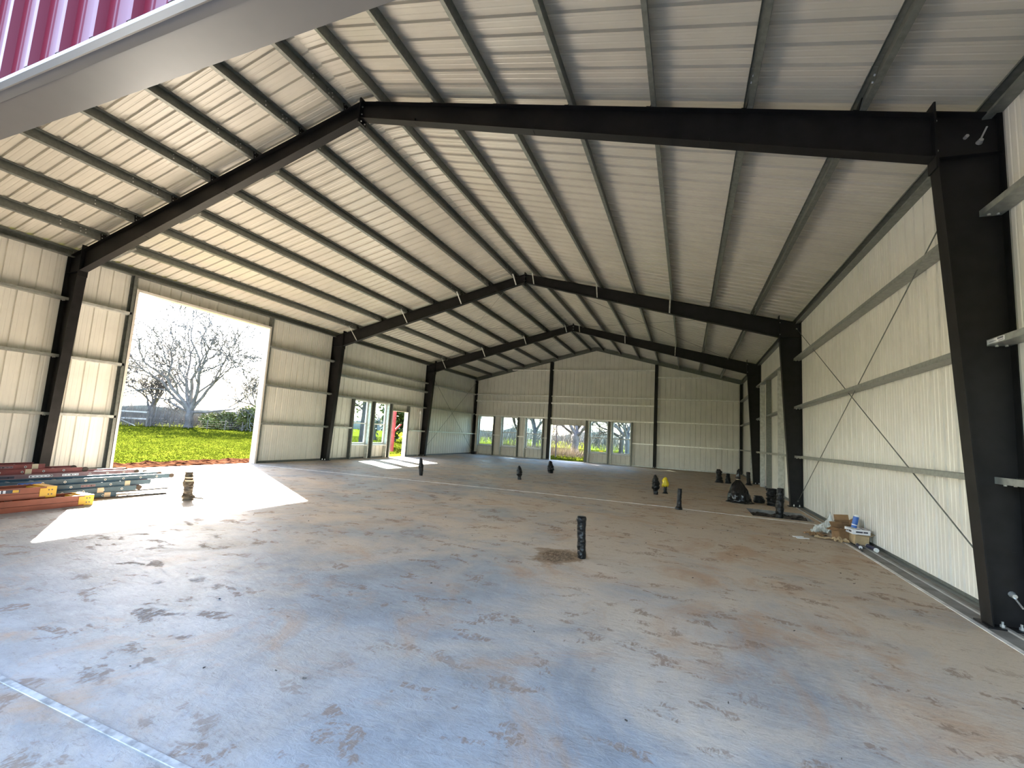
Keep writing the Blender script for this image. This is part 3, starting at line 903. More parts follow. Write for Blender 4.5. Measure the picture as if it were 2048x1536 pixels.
def window(n, kind, w):
    a, b, z0, z1 = w
    def bx(mb, s0, s1, d0, d1, za, zb, mi=0):
        if kind == 'L': mb.box((-d1, s0, za), (-d0, s1, zb), mi)
        else: mb.box((s0, YE + d0, za), (s1, YE + d1, zb), mi)
    root = bpy.data.objects.new('window_%d' % n, None); COL.objects.link(root)
    tag(root, kind='structure')
    mb = MB(); f = .05
    bx(mb, a, b, -.03, .05, z0, z0 + f); bx(mb, a, b, -.03, .05, z1 - f, z1)
    bx(mb, a, a + f, -.03, .05, z0 + f, z1 - f); bx(mb, b - f, b, -.03, .05, z0 + f, z1 - f)
    mb.build('window_frame', M_WHITE, root)
    zm = (z0 + z1) / 2 - .05
    mb = MB()
    bx(mb, a + f, b - f, -.015, .02, zm - .025, zm + .025)
    mb.build('meeting_rail', M_WHITE, root)
    mb = MB()
    bx(mb, a + f, b - f, -.015, .015, z0 + f, z0 + f + .03); bx(mb, a + f, a + f + .025, -.015, .015, z0 + f, zm); bx(mb, b - f - .025, b - f, -.015, .015, z0 + f, zm)
    mb.build('lower_sash', M_WHITE, root)
    mb = MB()
    bx(mb, a + f, b - f, .004, .008, zm, z1 - f)
    mb.build('upper_glass', M_GLASS, root)
    mb = MB()
    bx(mb, a + f, b - f, -.004, .0, z0 + f, zm)
    mb.build('lower_glass', M_GLASS, root)
    mb = MB()
    bx(mb, a, b, -.2, -.012, z0 - .075, z0 - .015)
    mb.build('window_sill', M_GALVB, root)
    return root
for i, w in enumerate(WIN_L): window(i + 1, 'L', w)
for i, w in enumerate(WIN_E): window(i + 3, 'E', w)

# front header: deep tan soffit trim, pale drip lip and a thin outer moulding
mb = MB()
x0, x1, _, zh = OPEN_F
zh -= .015
mb.box((x0, YN + .067, zh - .012), (x1, YN + .274, zh + .003), 0)
mb.box((x0, YN + .264, zh + .003), (x1, YN + .274, zh + .22), 0)
mb.prism([(YN + .067, zh - .012), (YN + .067, zh - .018), (YN + .022, zh - .008), (YN + .022, zh)], (x0, 0, 0), (0, 1, 0), (0, 0, 1), (x1 - x0, 0, 0), 0)
mb.prism([(YN + .022, zh - .008), (YN, zh - .028), (YN, zh)], (x0, 0, 0), (0, 1, 0), (0, 0, 1), (x1 - x0, 0, 0), 0)
mb.box((x0 - .05, YN - .030, zh - .028), (x1 + .05, YN + .002, zh - .006), 1)
for xa, xb in ((x0, x0 + .015), (x1 - .015, x1)):
    mb.box((xa, YN + .02, 0), (xb, YN + .274, zh - .015), 0)
tag(mb.build('trim_5', [M_TAN, M_LIP]), kind='structure')

# ---------------------------------------------------------------- wrapped standpipes
def wrapped(name, base, top, r, label, m=M_BLACK, lump=.25, seed=1, prof=None, n=26, rings=48, fa=1.6, fz=16, cat='standpipe', group='standpipes wrapped in plastic film', extra=None):
    base = Vector(base); top = Vector(top)
    rnd = random.Random(seed)
    H = (top - base).length
    R = []
    for k in range(rings + 1):
        t = k / rings
        c = base.lerp(top, t)
        rr = r * (prof(t) if prof else 1.0)
        ring = []
        for i in range(n):
            an = 2 * PI * i / n
            q = Vector((math.cos(an) * fa, math.sin(an) * fa, t * H * fz + seed * 7.3))
            w = 1 + lump * (mnoise.noise(q) * .8 + .5 * mnoise.noise(q * 2.3) + .35 * mnoise.noise(q * 5.1))
            ring.append(c + Vector((math.cos(an), math.sin(an), 0)) * rr * w - base)
        R.append(ring)
    mb = MB(); mb.rings(R)
    o = mb.build(name, m, smooth=True)
    o.location = base
    return tag(o, label, cat, group)

def bulge(pts):
    xs = [p[0] for p in pts]; ys = [p[1] for p in pts]
    return lambda t: float(np.interp(t, xs, ys))

pn = wrapped('standpipe', (13.72, .21, 0), (13.69, .21, .565), .058, 'tall black wrapped pipe standing in the rusty ring on the near floor', lump=.22, seed=2, prof=bulge([(0, .9), (.1, 1), (.8, 1.05), (.93, 1.2), (1, 1.0)]))
pd = wrapped('standpipe', (5.92, -.07, 0), (5.86, -.07, .53), .075, 'brown taped pipe standing in the sun patch near the big doorway', M_PIPET, .35, 3, bulge([(0, 1.1), (.1, 1.35), (.2, .95), (.5, 1.15), (.75, 1.0), (1, .85)]))
mb = MB()
for zz in (.36, .42): mb.cyl((0, 0, zz), (0, 0, zz + .018), .087, n=14)
mb.build('tape_band', M_TAPE, pd)
mb = MB()
mb.cyl((.05, -.02, .05), (.30, .10, .035), .014, n=6)
mb.build('loose_film_tail', M_PIPET, pd)
wrapped('standpipe', (6.34, 7.68, 0), (6.28, 7.68, .62), .075, 'slim black wrapped pipe in front of the left personnel doorway', seed=4, prof=bulge([(0, .75), (.2, .9), (.5, 1.15), (.8, .9), (.95, .45), (1, .2)]))
wrapped('standpipe', (9.36, 9.57, 0), (9.32, 9.57, .50), .085, 'squat black wrapped pipe midway across, nearer than the middle frame line', seed=5, prof=bulge([(0, .9), (.2, .7), (.4, 1.25), (.7, 1.1), (.95, .5), (1, .2)]))
wrapped('standpipe', (9.40, 13.54, 0), (9.36, 13.54, .54), .13, 'thick lumpy black wrapped pipe in front of the end doorway', lump=.5, seed=6, prof=bulge([(0, .8), (.4, 1.1), (.6, 1.0), (.8, .7), (.95, .45), (1, .25)]))
wrapped('standpipe', (14.17, 9.15, 0), (14.14, 9.15, .62), .10, 'black wrapped pipe with a pointed top and side bulge beside the yellow-topped one', lump=.45, seed=8, prof=bulge([(0, .65), (.25, .75), (.35, 1.2), (.6, 1.1), (.8, .8), (.97, .3), (1, .12)]))
# yellow-topped pipe
py = wrapped('standpipe', (14.43, 9.73, 0), (14.44, 9.73, .36), .055, 'thin black pipe with a yellow film cap', seed=9, lump=.2, prof=bulge([(0, 1.9), (.08, 1.2), (.2, .9), (1, .9)]))
mb = MB()
R = []
for k in range(9):
    t = k / 8
    rr = float(np.interp(t, [0, .15, .6, .85, 1], [.095, .10, .095, .06, .02]))
    R.append([Vector((math.cos(2 * PI * i / 16) * rr * (1 + .22 * math.sin(5 * i + k)), math.sin(2 * PI * i / 16) * rr * (1 + .2 * math.cos(3 * i)),   .24 + .29 * t + (.05 * math.sin(4 * i) if k == 0 else 0))) for i in range(16)])
mb.rings(R)
mb.build('film_cap', M_YEL, py, smooth=True)['label'] = 'yellow plastic film cap'
wrapped('standpipe', (14.9, 6.24, 0), (14.92, 6.24, .52), .055, 'tall straight black pipe standing on the pale floor joint', seed=10, lump=.14, prof=bulge([(0, 1.6), (.08, 1.5), (.15, 1.15), (.5, 1.0), (1, .95)]))
wrapped('standpipe', (16.50, 16.62, 0), (16.45, 16.64, .60), .13, 'taller of two lumpy black wrapped pipes beyond the black bag', lump=.5, seed=11, prof=bulge([(0, 1.3), (.25, 1.0), (.5, .8), (.8, .9), (1, .5)]))
wrapped('standpipe', (16.84, 16.6, 0), (16.84, 16.6, .44), .10, 'shorter of two lumpy black wrapped pipes beyond the black bag', lump=.45, seed=12, prof=bulge([(0, 1.1), (.5, .9), (1, .6)]))
wrapped('standpipe', (17.70, 16.77, 0), (17.67, 16.77, .57), .085, 'straight black wrapped pipe at the foot of the farthest right column', lump=.2, seed=13, prof=bulge([(0, 1.9), (.06, 1.3), (.15, 1.0), (1, .9)]))
wrapped('standpipe', (17.17, 9.72, 0), (17.15, 9.72, .21), .12, 'very short black wrapped stub between the black bag and the pit', lump=.35, seed=14, prof=bulge([(0, 1.1), (.4, 1.2), (1, .9)]))
wrapped('standpipe', (17.46, 9.23, 0), (17.44, 9.23, .50), .135, 'fat ragged black wrapped pipe behind the pit', lump=.55, seed=15, prof=bulge([(0, .95), (.3, .9), (.5, 1.1), (.8, .85), (1, 1.0)]))
wrapped('standpipe', (17.24, 6.9, -.11), (17.27, 6.9, .70), .085, 'tall black wrapped pipe rising out of the pit', lump=.25, seed=16, prof=bulge([(0, 1), (.5, 1.05), (1, .85)]))
# bag gathered over a pipe
bag = wrapped('bagged_pipe', (16.60, 9.28, 0), (16.54, 9.28, .68), .33, 'big black plastic bag tied over a pipe stub by the right wall', M_BAG, .22, 17,
              bulge([(0, 1.16), (.03, 1.12), (.07, .98), (.15, .96), (.35, .90), (.55, .76), (.75, .54), (.9, .30), (.97, .18), (1, .15)]), n=56, rings=34, cat='bag', group=None, fa=3.2, fz=2.2)
mb = MB()
R = []
for k in range(12):
    t = k / 11
    rr = float(np.interp(t, [0, .1, .3, .6, .85, 1], [.05, .048, .062, .050, .038, .012]))
    R.append([Vector((-.06 + .03 * t + math.cos(2 * PI * i / 12) * rr * (1 + .35 * math.sin(4 * i + k)), math.sin(2 * PI * i / 12) * rr, .66 + .34 * t)) for i in range(12)])
mb.rings(R)
mb.build('gathered_neck', M_BAG, bag, smooth=True)
mb = MB()
mb.cyl((-.06, 0, .668), (-.06, 0, .684), .056, n=12)
mb.build('tie_band', M_TAPE, bag)

# small things near the far end
mb = MB(); mb.box((-.16, -.14, 0), (.16, .14, .17)); mb.box((-.17, -.15, .17), (.17, .15, .20)); mb.cyl((-.08, 0, .2), (-.08, 0, .27), .03)
o = mb.build('black_crate', M_BLACK); o.location = (.55, YE - .75, 0)
tag(o, 'small black crate on the floor in the far left corner', 'crate')
t = thing('conduit_stub', (.16, 16.95, 0), 'thin pale conduit standing by the wall right of the left personnel doorway', 'conduit')
mb = MB(); mb.cyl((0, 0, 0), (0, 0, 2.62), .016, n=8); mb.build('conduit', M_WHITE, t)
mb = MB(); mb.box((-.04, -.06, 2.48), (.05, .06, 2.66)); mb.build('junction_box', M_WHITE, t)
mb = MB(); mb.box((-.07, -.05, -.07), (.07, .03, .07)); mb.cyl((0, -.05, 0), (0, -.07, 0), .05, n=12)  # plain white box clipped to the end post
o = mb.build('clip_box', M_WHITE); o.location = (XP[1] + .19, YE - .26, 3.94)
tag(o, 'small white clip-on box high on the right end post', 'lamp')

# ---------------------------------------------------------------- ladders
def ladder(name, x_near, y_end, z, length, width, m, label, group, hgt=.085, rung=.305, phase=.1, foot=None, cap=None, tape=None, stickers=(), foot_label=None, far_ext=0.0, yaw=0.0):
    """lies flat along Y; its near rail at x_near, its right end at y_end, bottom of rails at z"""
    t = thing(name, (x_near, y_end, z), label, 'ladder', group, yaw)
    for k, xx in enumerate((0, -width)):
        mb = MB()
        e = far_ext if k else 0.0
        s = 1 if k == 0 else -1
        # channel rail with its flanges turned inwards
        mb.sheet([(-.028, hgt), (0, hgt), (0, 0), (-.028, 0)], .004, (xx, -length, 0), (s, 0, 0), (0, 0, 1), (0, length + e, 0))
        if k == 0:
            y = -phase
            while y > -length + .1:
                mb.cyl((xx + .001, y, hgt / 2), (xx + .006, y, hgt / 2), .019, n=12, mi=1)
                mb.cyl((xx + .006, y, hgt / 2), (xx + .0075, y, hgt / 2), .012, n=10, mi=2)
                y -= rung
        mb.build('side_rail', [m, M_ALU, M_HOLE], t)
    y = -phase; n = 0
    while y > -length + .1 and n < 16:
        mb = MB(); mb.cyl((-.006, y, hgt / 2), (-width + .006, y, hgt / 2), .016, n=8)
        mb.build('rung', M_ALU, t)
        y -= rung; n += 1
    if cap:
        for xx in ((0, -width)):
            mb = MB(); mb.box((xx - .034, -.07 if foot else -.14, -.004), (xx + .009, .012, hgt + .006))
            o = mb.build('end_cap', cap, t)
            if xx == 0: o['label'] = 'coloured end cap'
    if foot:
        for xx in (0, -width):
            mb = MB(); mb.box((xx - .03, .0, .01), (xx + .006, .075, hgt - .005)); mb.cyl((xx - .03, .05, hgt / 2), (xx + .01, .05, hgt / 2), .05, n=10)
            mb.build('foot', foot, t)
    for yy, wd in (tape or ()):
        mb = MB(); mb.box((-.034, yy - wd, -.005), (.010, yy, hgt + .006))
        mb.build('tape_wrap', M_TAPE, t)['label'] = 'tan tape wrap'
    for yy, wd, mm in stickers:
        mb = MB(); mb.box((.0042, yy - wd, hgt * .28), (.0062, yy, hgt * .76))
        nb = max(2, int(wd / .05))
        for q in range(nb):
            mb.box((.0063, yy - wd + (q + .25) * wd / nb, hgt * .45), (.0068, yy - wd + (q + .75) * wd / nb, hgt * .58), 1)
        mb.build('maker_sticker', [mm, M_INK], t)
    return t
# front pair: orange step ladders folded flat, with yellow moulded ends
def step_ladder(x, y_end, z, length, label, grid=False):
    t = thing('step_ladder', (x, y_end, z), label, 'ladder', 'folded orange step ladders')
    for nm, xx, zz, hh in (('front_rail', 0, .085, .085), ('rear_rail', 0, 0, .075), ('front_rail', -.42, .085, .085), ('rear_rail', -.40, 0, .075)):
        mb = MB(); s = 1 if xx == 0 else -1
        mb.sheet([(-.032, hh - .004), (0, hh - .004), (0, 0), (-.032, 0)], .004, (xx, -length, zz), (s, 0, 0), (0, 0, 1), (0, length - (.0 if nm == 'front_rail' else .04), 0))
        mb.build(nm, M_LAD_O, t)
    y = -.28
    while y > -length + .1:
        mb = MB(); mb.box((-.415, y - .04, .10), (-.005, y + .04, .118)); mb.build('step', M_ALU, t)
        y -= .305
    mb = MB()
    mb.box((-.44, -.10, -.002), (.010, .03, .172)); mb.box((-.44, -.18, .02), (.012, -.10, .15))
    for yy in (-.03, -.07):
        for zz in (.05, .12): mb.cyl((.010, yy, zz), (.014, yy, zz), .010, n=8, mi=1)
    mb.build('top_cap', [M_LADY, M_INK], t)['label'] = 'yellow moulded top cap'
    if grid:
        mb = MB()
        mb.box((.0045, -1.2, .105), (.0065, -.42, .155), 0)
        for i in range(12):
            for j in range(2):
                mb.box((.0066, -1.18 + i * .052, .109 + j * .023), (.0072, -1.15 + i * .052, .128 + j * .023), 1)
        mb.box((.0066, -.50, .110), (.0073, -.43, .150), 2)
        mb.build('warning_sticker', [M_INK, M_PAPER, M_LADY], t)['label'] = 'black and white squared sticker'
    return t
step_ladder(5.40, -1.38, 0.004, 2.8, 'orange step ladder with yellow cap lying lowest at the front of the pile')
step_ladder(5.30, -1.86, 0.18, 2.4, 'orange step ladder with squared sticker lying on top of the lower orange one', True)
GB = 'blue extension ladder sections'
ladder('extension_ladder', 4.78, -.68, 0.004, 3.2, .42, M_LAD_B, 'lowest blue ladder section in the pile with tan tape near its end', GB, tape=[(-.10, .10)], phase=.22)
ladder('extension_ladder', 4.72, -.32, 0.093, 3.5, .42, M_LAD_B, 'blue ladder section with a dark foot, second from the floor', GB, foot=M_RUBBER, phase=.25, tape=[(-.55, .10)], stickers=[(-1.6, .16, M_PAPER)])
ladder('extension_ladder', 4.64, -.02, 0.182, 3.8, .42, M_LAD_B, 'blue ladder section with an oval sticker, third from the floor', GB, tape=[(-.38, .09)], phase=.40, stickers=[(-.95, .22, M_LAD_P), (-1.75, .15, M_PAPER)])
ladder('extension_ladder', 4.56, .38, 0.271, 4.2, .42, M_LAD_B, 'topmost and longest blue ladder section in the pile', GB, foot=M_RUBBER, phase=.25, stickers=[(-2.1, .3, M_BLUE)])
GR = 'red extension ladder sections'
ladder('extension_ladder', 3.62, .35, 0.004, 3.9, .42, M_LAD_R, 'lowest red ladder section, mostly hidden behind the blue ones', GR, phase=.2)
ladder('extension_ladder', 3.56, .55, 0.093, 3.9, .42, M_LAD_R, 'red ladder section second from the floor behind the blue ones', GR, phase=.2)
ladder('extension_ladder', 3.52, .42, 0.182, 3.9, .42, M_LAD_P, 'dusty maroon ladder section under the stickered one behind the blue stack', GR, phase=.25)
ladder('extension_ladder', 3.48, .30, 0.271, 3.9, .42, M_LAD_P, 'dusty maroon ladder section with long stickers and a brown foot', GR, foot=M_RUBBER, phase=.2, stickers=[(-1.0, .26, M_PAPER), (-1.45, .30, M_PAPER), (-1.95, .26, M_INK)])
ladder('extension_ladder', 3.42, -.62, 0.360, 3.0, .42, M_LAD_R, 'red ladder section ending short with a dark foot, second from the top', GR, foot=M_RUBBER, phase=.30, tape=[(-.78, .09)])
ladder('extension_ladder', 3.38, -1.20, 0.449, 2.4, .42, M_LAD_R, 'topmost red ladder section with white lettering sticker', GR, phase=.28, tape=[(-.10, .09)], stickers=[(-.45, .4, M_LAD_P)])
ladder('extension_ladder', 2.60, .95, 0.004, 4.0, .42, M_ALU, 'bare aluminium ladder at the back of the pile, lower one', 'aluminium ladders', phase=.2)
ladder('extension_ladder', 2.56, 1.25, 0.093, 4.0, .42, M_ALU, 'bare aluminium ladder at the back of the pile, upper one', 'aluminium ladders', phase=.2, foot=M_RUBBER)
def plank(y_end, x, z, L, m, label, yaw=0.0, w=.02, h=.02):
    mb = MB(); mb.box((-w, -L, 0), (w, 0, h)); o = mb.build('loose_bar', m); o.location = (x, y_end, z); o.rotation_euler = (0, 0, yaw)
    tag(o, label, 'bar', 'loose bars by the ladders')
plank(.10, 4.98, .002, 1.3, M_RUBBER, 'dark thin bar on the sunny floor, nearest to the blue ladders', -.10)
plank(.55, 4.30, .002, 1.2, M_RUBBER, 'dark thin bar on the sunny floor, poking out past the blue ladder ends', -.05)
plank(1.45, 3.1, .002, 1.6, M_ALU, 'thin aluminium bar poking out behind the maroon ladder', -.10)

# ---------------------------------------------------------------- debris by the right wall
def open_box(loc, sx, sy, sz, m, label, rz, flaps=(1, 1, 1, 1), tilt=(0, 0)):
    t = thing('cardboard_box', loc, label, 'box', 'cardboard boxes in the rubbish pile', rz)
    t.rotation_euler = (tilt[0], tilt[1], rz)
    k = .006
    mb = MB()
    mb.box((-sx, -sy, 0), (sx, sy, k)); mb.box((-sx, -sy, k), (-sx + k, sy, sz)); mb.box((sx - k, -sy, k), (sx, sy, sz))
    mb.box((-sx + k, -sy, k), (sx - k, -sy + k, sz)); mb.box((-sx + k, sy - k, k), (sx - k, sy, sz))
    mb.build('carton_body', m, t)
    an = [.5, -.4, .9, .2]
    for i, (ax, ay) in enumerate(((1, 0), (-1, 0), (0, 1), (0, -1))):
        if not flaps[i]: continue
        hw = sy if ax else sx
        out = Vector((ax, ay, 0)); al = Vector((-ay, ax, 0))
        c = Vector((ax * sx, ay * sy, sz)); d = (out * math.cos(an[i]) + Vector((0, 0, math.sin(an[i])))) * .055
        mb = MB(); mb.obox(c + d, al * hw, d, d.cross(al).normalized() * .003)
        mb.build('flap', m, t)
    return t
open_box((17.86, 4.36, 0.006), .12, .11, .23, M_CARD, 'open brown cardboard box at the front of the rubbish pile', .35)
open_box((18.00, 4.74, 0.03), .12, .13, .29, M_CARD, 'torn brown cardboard box standing behind the front one', -.2, (1, 0, 1, 1), (.15, -.1))
open_box((18.06, 4.20, 0.012), .11, .17, .17, M_CARDL, 'crushed pale cardboard box under the white carton', .1, (1, 0, 0, 1), (0, .08))
def crumple(name, loc, sx, sy, h, m, label, cat, seed, rz=0, n=16, rough=1.0, kind=None):
    rnd = random.Random(seed); mb = MB(); vs = []
    for top in (0, 1):
        for j in range(n):
            for i in range(n):
                x = (i / (n - 1) - .5) * 2; y = (j / (n - 1) - .5) * 2
                q = Vector((x * 1.7 + seed, y * 1.7, seed * 2.1))
                z = h * (.45 + .55 * mnoise.noise(q) + .35 * rough * mnoise.noise(q * 2.7)) * (1 - .5 * (x * x + y * y) / 2)
                e = 1 + .18 * mnoise.noise(Vector((x * 3, y * 3, seed)))
                vs.append((x * sx * e, y * sy * e, max(.003, z) + top * .003))
    f = []
    N = n * n
    for j in range(n - 1):
        for i in range(n - 1):
            a = j * n + i
            f += [(a, a + n, a + n + 1, a + 1), (N + a, N + a + 1, N + a + n + 1, N + a + n)]
    mb.add(vs, f)
    o = mb.build(name, m); o.location = loc; o.rotation_euler = (0, 0, rz)
    return tag(o, label, cat, None, kind)
crumple('cardboard_sheet', (17.50, 4.62, .0), .17, .16, .10, M_CARD, 'flattened scrap of brown cardboard left of the rubbish pile', 'cardboard', 5, .3)
crumple('cardboard_sheet', (17.62, 4.38, .0), .20, .11, .06, M_CARDL, 'flattened pale cardboard scrap in front of the rubbish pile', 'cardboard', 9, -.3)
crumple('cardboard_sheet', (17.99, 4.46, .19), .13, .12, .13, M_CARD, 'torn brown cardboard piece stuffed on top of the rubbish pile', 'cardboard', 12, .6, 14, 1.8)
crumple('cardboard_sheet', (17.80, 4.20, .0), .10, .12, .10, M_CARDL, 'torn pale cardboard at the foot of the front box', 'cardboard', 17, .2, 12, 1.8)
crumple('plastic_sheeting', (17.98, 5.28, .005), .18, .30, .34, M_FILM, 'crumpled clear plastic sheeting heaped against the right wall', 'plastic sheet', 3, .2, 22, 1.6)
crumple('plastic_sheeting', (17.80, 5.0, .0), .22, .24, .24, M_FILM, 'low heap of clear plastic film at the left of the rubbish pile', 'plastic sheet', 14, .9, 20, 1.6)
crumple('black_scrap', (17.95, 5.05, .0), .05, .05, .24, M_BLACK, 'small black plastic scrap poking from the clear film', 'scrap', 21, 0, 8)
t = thing('white_carton', (18.05, 4.16, .20), 'white printed carton lying on top of the crushed pale box', 'carton', None, .12)
mb = MB(); mb.box((-.14, -.16, 0), (.14, .16, .085)); mb.build('carton_body', M_PAPER, t)
mb = MB()
for a, b, c, d in ((-.09, .02, -.161, .05), (.03, .1, -.161, .05)):
    mb.box((a, c, .03), (b, c + .0005, .058))
mb.box((-.1405, -.11, .028), (-.140, -.01, .06)); mb.box((-.1405, .01, .036), (-.140, .05, .052))
mb.box((-.05, -.1, .085), (.02, -.04, .0855)); mb.box((.05, -.08, .085), (.1, .08, .0855))
mb.build('carton_print', M_INK, t)
t = thing('wipes_canister', (18.02, 4.24, .287), 'blue canister with a white lid standing on the white carton', 'canister')
t.rotation_euler = (0, .20, 0)
mb = MB(); mb.cyl((0, 0, 0), (0, 0, .21), .045, n=20); mb.build('canister_body', M_BLUE, t)
mb = MB(); mb.cyl((0, 0, .21), (0, 0, .235), .046, n=20); mb.cyl((0, 0, .235), (0, 0, .245), .036, n=20); mb.build('lid', M_WHITE, t)
mb = MB(); mb.cyl((0, 0, .045), (0, 0, .062), .0455, n=20); mb.build('label_band', M_PAPER, t)
def tube(loc, d, L, r, m, mcap, label, name='caulk_tube'):
    loc = Vector(loc); d = Vector(d).normalized()
    t = thing(name, loc, label, 'tube', 'tubes and sticks on the ledge')
    mb = MB(); mb.cyl((0, 0, 0), d * L, r, n=16); mb.build('tube_body', m, t)
    mb = MB(); mb.cyl(d * L, d * (L + .02), r * 1.04, n=16); mb.cyl(-d * .015, (0, 0, 0), r * 1.02, n=16); mb.build('end_cap', mcap, t)
    return t
tube((18.12, 3.86, .042), (.02, -1, 0), .34, .036, M_NAVY, M_WHITE, 'navy tube with a white end lying on the ledge by the wall')
tube((17.98, 3.92, .032), (-.12, -1, 0), .24, .026, M_NAVY, M_PAPER, 'slim navy and white tube lying left of the thicker tube')
tube((18.02, 3.98, .014), (-.22, -1, 0), .55, .013, M_BLACK, M_BLACK, 'thin black stick lying at the front of the tubes', 'black_stick')
for loc, L, rz, lab in (((17.26, 4.10, .002), .22, 1.25, 'white plastic strip on the floor left of the rubbish, nearer one'), ((17.19, 4.24, .002), .20, 1.05, 'white plastic strip on the floor left of the rubbish, farther one')):
    mb = MB(); mb.box((-.028, -L, 0), (.028, 0, .012)); o = mb.build('plastic_strip', M_PAPER); o.location = loc; o.rotation_euler = (0, 0, -rz)
    tag(o, lab, 'strip', 'white strips')
crumple('paper_scrap', (15.55, 9.0, .0), .12, .09, .02, M_CARDL, 'small pale scrap on the floor between the yellow-topped pipe and the black bag', 'paper', 31, 0, 8)

rnd = random.Random(77); mb = MB()
for k in range(120):
    x, y = rnd.uniform(8, 17.6), rnd.uniform(-4.3, 9)
    if rnd.random() < .3: x, y = rnd.gauss(16.5, .8), rnd.gauss(3.9, .9)
    if x > 17.75: continue
    r = rnd.uniform(.004, .011); a = rnd.uniform(0, PI)
    mb.cyl((x - math.cos(a) * r, y - math.sin(a) * r, r * .5), (x + math.cos(a) * r, y + math.sin(a) * r, r * .6), r * .6, r * .4, 5)
tag(mb.build('dirt_crumbs', M_DIRT), 'dark crumbs of soil scattered over the slab', 'crumbs', None, 'stuff')

# ---------------------------------------------------------------- outdoors: ground, clay strip, grass
mb = MB()
xs = [-400, -120, -60, W + 2, 60, 400]; ys = [-300, -40, YE + 1, 60, 120, 500]
mb.add([(x, y, GZ) for y in ys for x in xs], [(j * 6 + i, j * 6 + i + 1, (j + 1) * 6 + i + 1, (j + 1) * 6 + i) for j in range(5) for i in range(5)])
tag(mb.build('ground', M_GRASS), kind='structure')
def rough_patch(name, x0, x1, y0, y1, step, amp, m, label, cat, base=GZ, fade=.3):
    nx = int((x1 - x0) / step) + 1; ny = int((y1 - y0) / step) + 1
    vs = []
    for j in range(ny):
        for i in range(nx):
            x = x0 + (x1 - x0) * i / (nx - 1); y = y0 + (y1 - y0) * j / (ny - 1)
            h = .5 + .6 * mnoise.noise(Vector((x * 1.7, y * 1.7, 3))) + .4 * mnoise.noise(Vector((x * 5, y * 5, 9))) + .25 * mnoise.noise(Vector((x * 13, y * 13, 1)))
            e = min(1, min(x - x0, x1 - x, y - y0, y1 - y) / fade)
            vs.append((x, y, base - .01 + amp * h * e))
    mb = MB(); mb.add(vs, [(j * nx + i, j * nx + i + 1, (j + 1) * nx + i + 1, (j + 1) * nx + i) for j in range(ny - 1) for i in range(nx - 1)])
    return tag(mb.build(name, m), label, cat, None, 'stuff')
rough_patch('clay_soil', -2.9, -.06, -3.0, 14.0, .09, .14, M_CLAY, 'loose red clay soil along the outside of the big side doorway', 'soil')

rng = np.random.default_rng(5)
def blades(name, x0, x1, y0, y1, n, size, label, clip=None, m=None):
    """tufts of grass: three leaning blades each"""
    x = rng.uniform(x0, x1, n * 3); y = rng.uniform(y0, y1, n * 3)
    if clip is not None:
        k = clip(x, y); x = x[k]; y = y[k]
    x = x[:n]; y = y[:n]
    vs = []; fs = []
    for X, Y in zip(x, y):
        for q in range(3):
            a = rng.uniform(0, 2 * PI); s = size * rng.uniform(.5, 1.3); w = s * .22
            dx, dy = math.cos(a), math.sin(a)
            b = len(vs)
            ox, oy = X + rng.uniform(-1, 1) * size * .5, Y + rng.uniform(-1, 1) * size * .5
            vs += [(ox - dy * w, oy + dx * w, GZ - .01), (ox + dy * w, oy - dx * w, GZ - .01), (ox + dx * s * 1.1, oy + dy * s * 1.1, GZ + s * .75)]
            fs.append((b, b + 1, b + 2))
    me = bpy.data.meshes.new(name); me.from_pydata(vs, [], fs); me.materials.append(m or M_BLADE)
    o = bpy.data.objects.new(name, me); COL.objects.link(o)
    return tag(o, label, 'grass', None, 'stuff')
def in_view_left(x, y):
    s = (y + 6.2) / (15.05 - x)
    return (s > .47) & (s < .88)
blades('meadow_grass', -22, -2.7, 1, 28, 16000, .085, 'bright short meadow grass outside the big side doorway', in_view_left)
blades('far_meadow_grass', -46, -20, 10, 46, 9000, .15, 'bright meadow grass farther out, before the wire fence', in_view_left)
blades('window_grass', -30, -3.0, 16, 52, 6000, .16, 'bright grass seen through the left windows and personnel doorway', lambda x, y: ((y + 6.2) / (15.05 - x) > 1.05) & ((y + 6.2) / (15.05 - x) < 1.6))
blades('end_grass', -12, 11, YE + .6, 60, 9000, .15, 'bright grass seen through the far end windows and doorway', lambda x, y: ((15.05 - x) / (y + 6.2) > .08) & ((15.05 - x) / (y + 6.2) < .52))

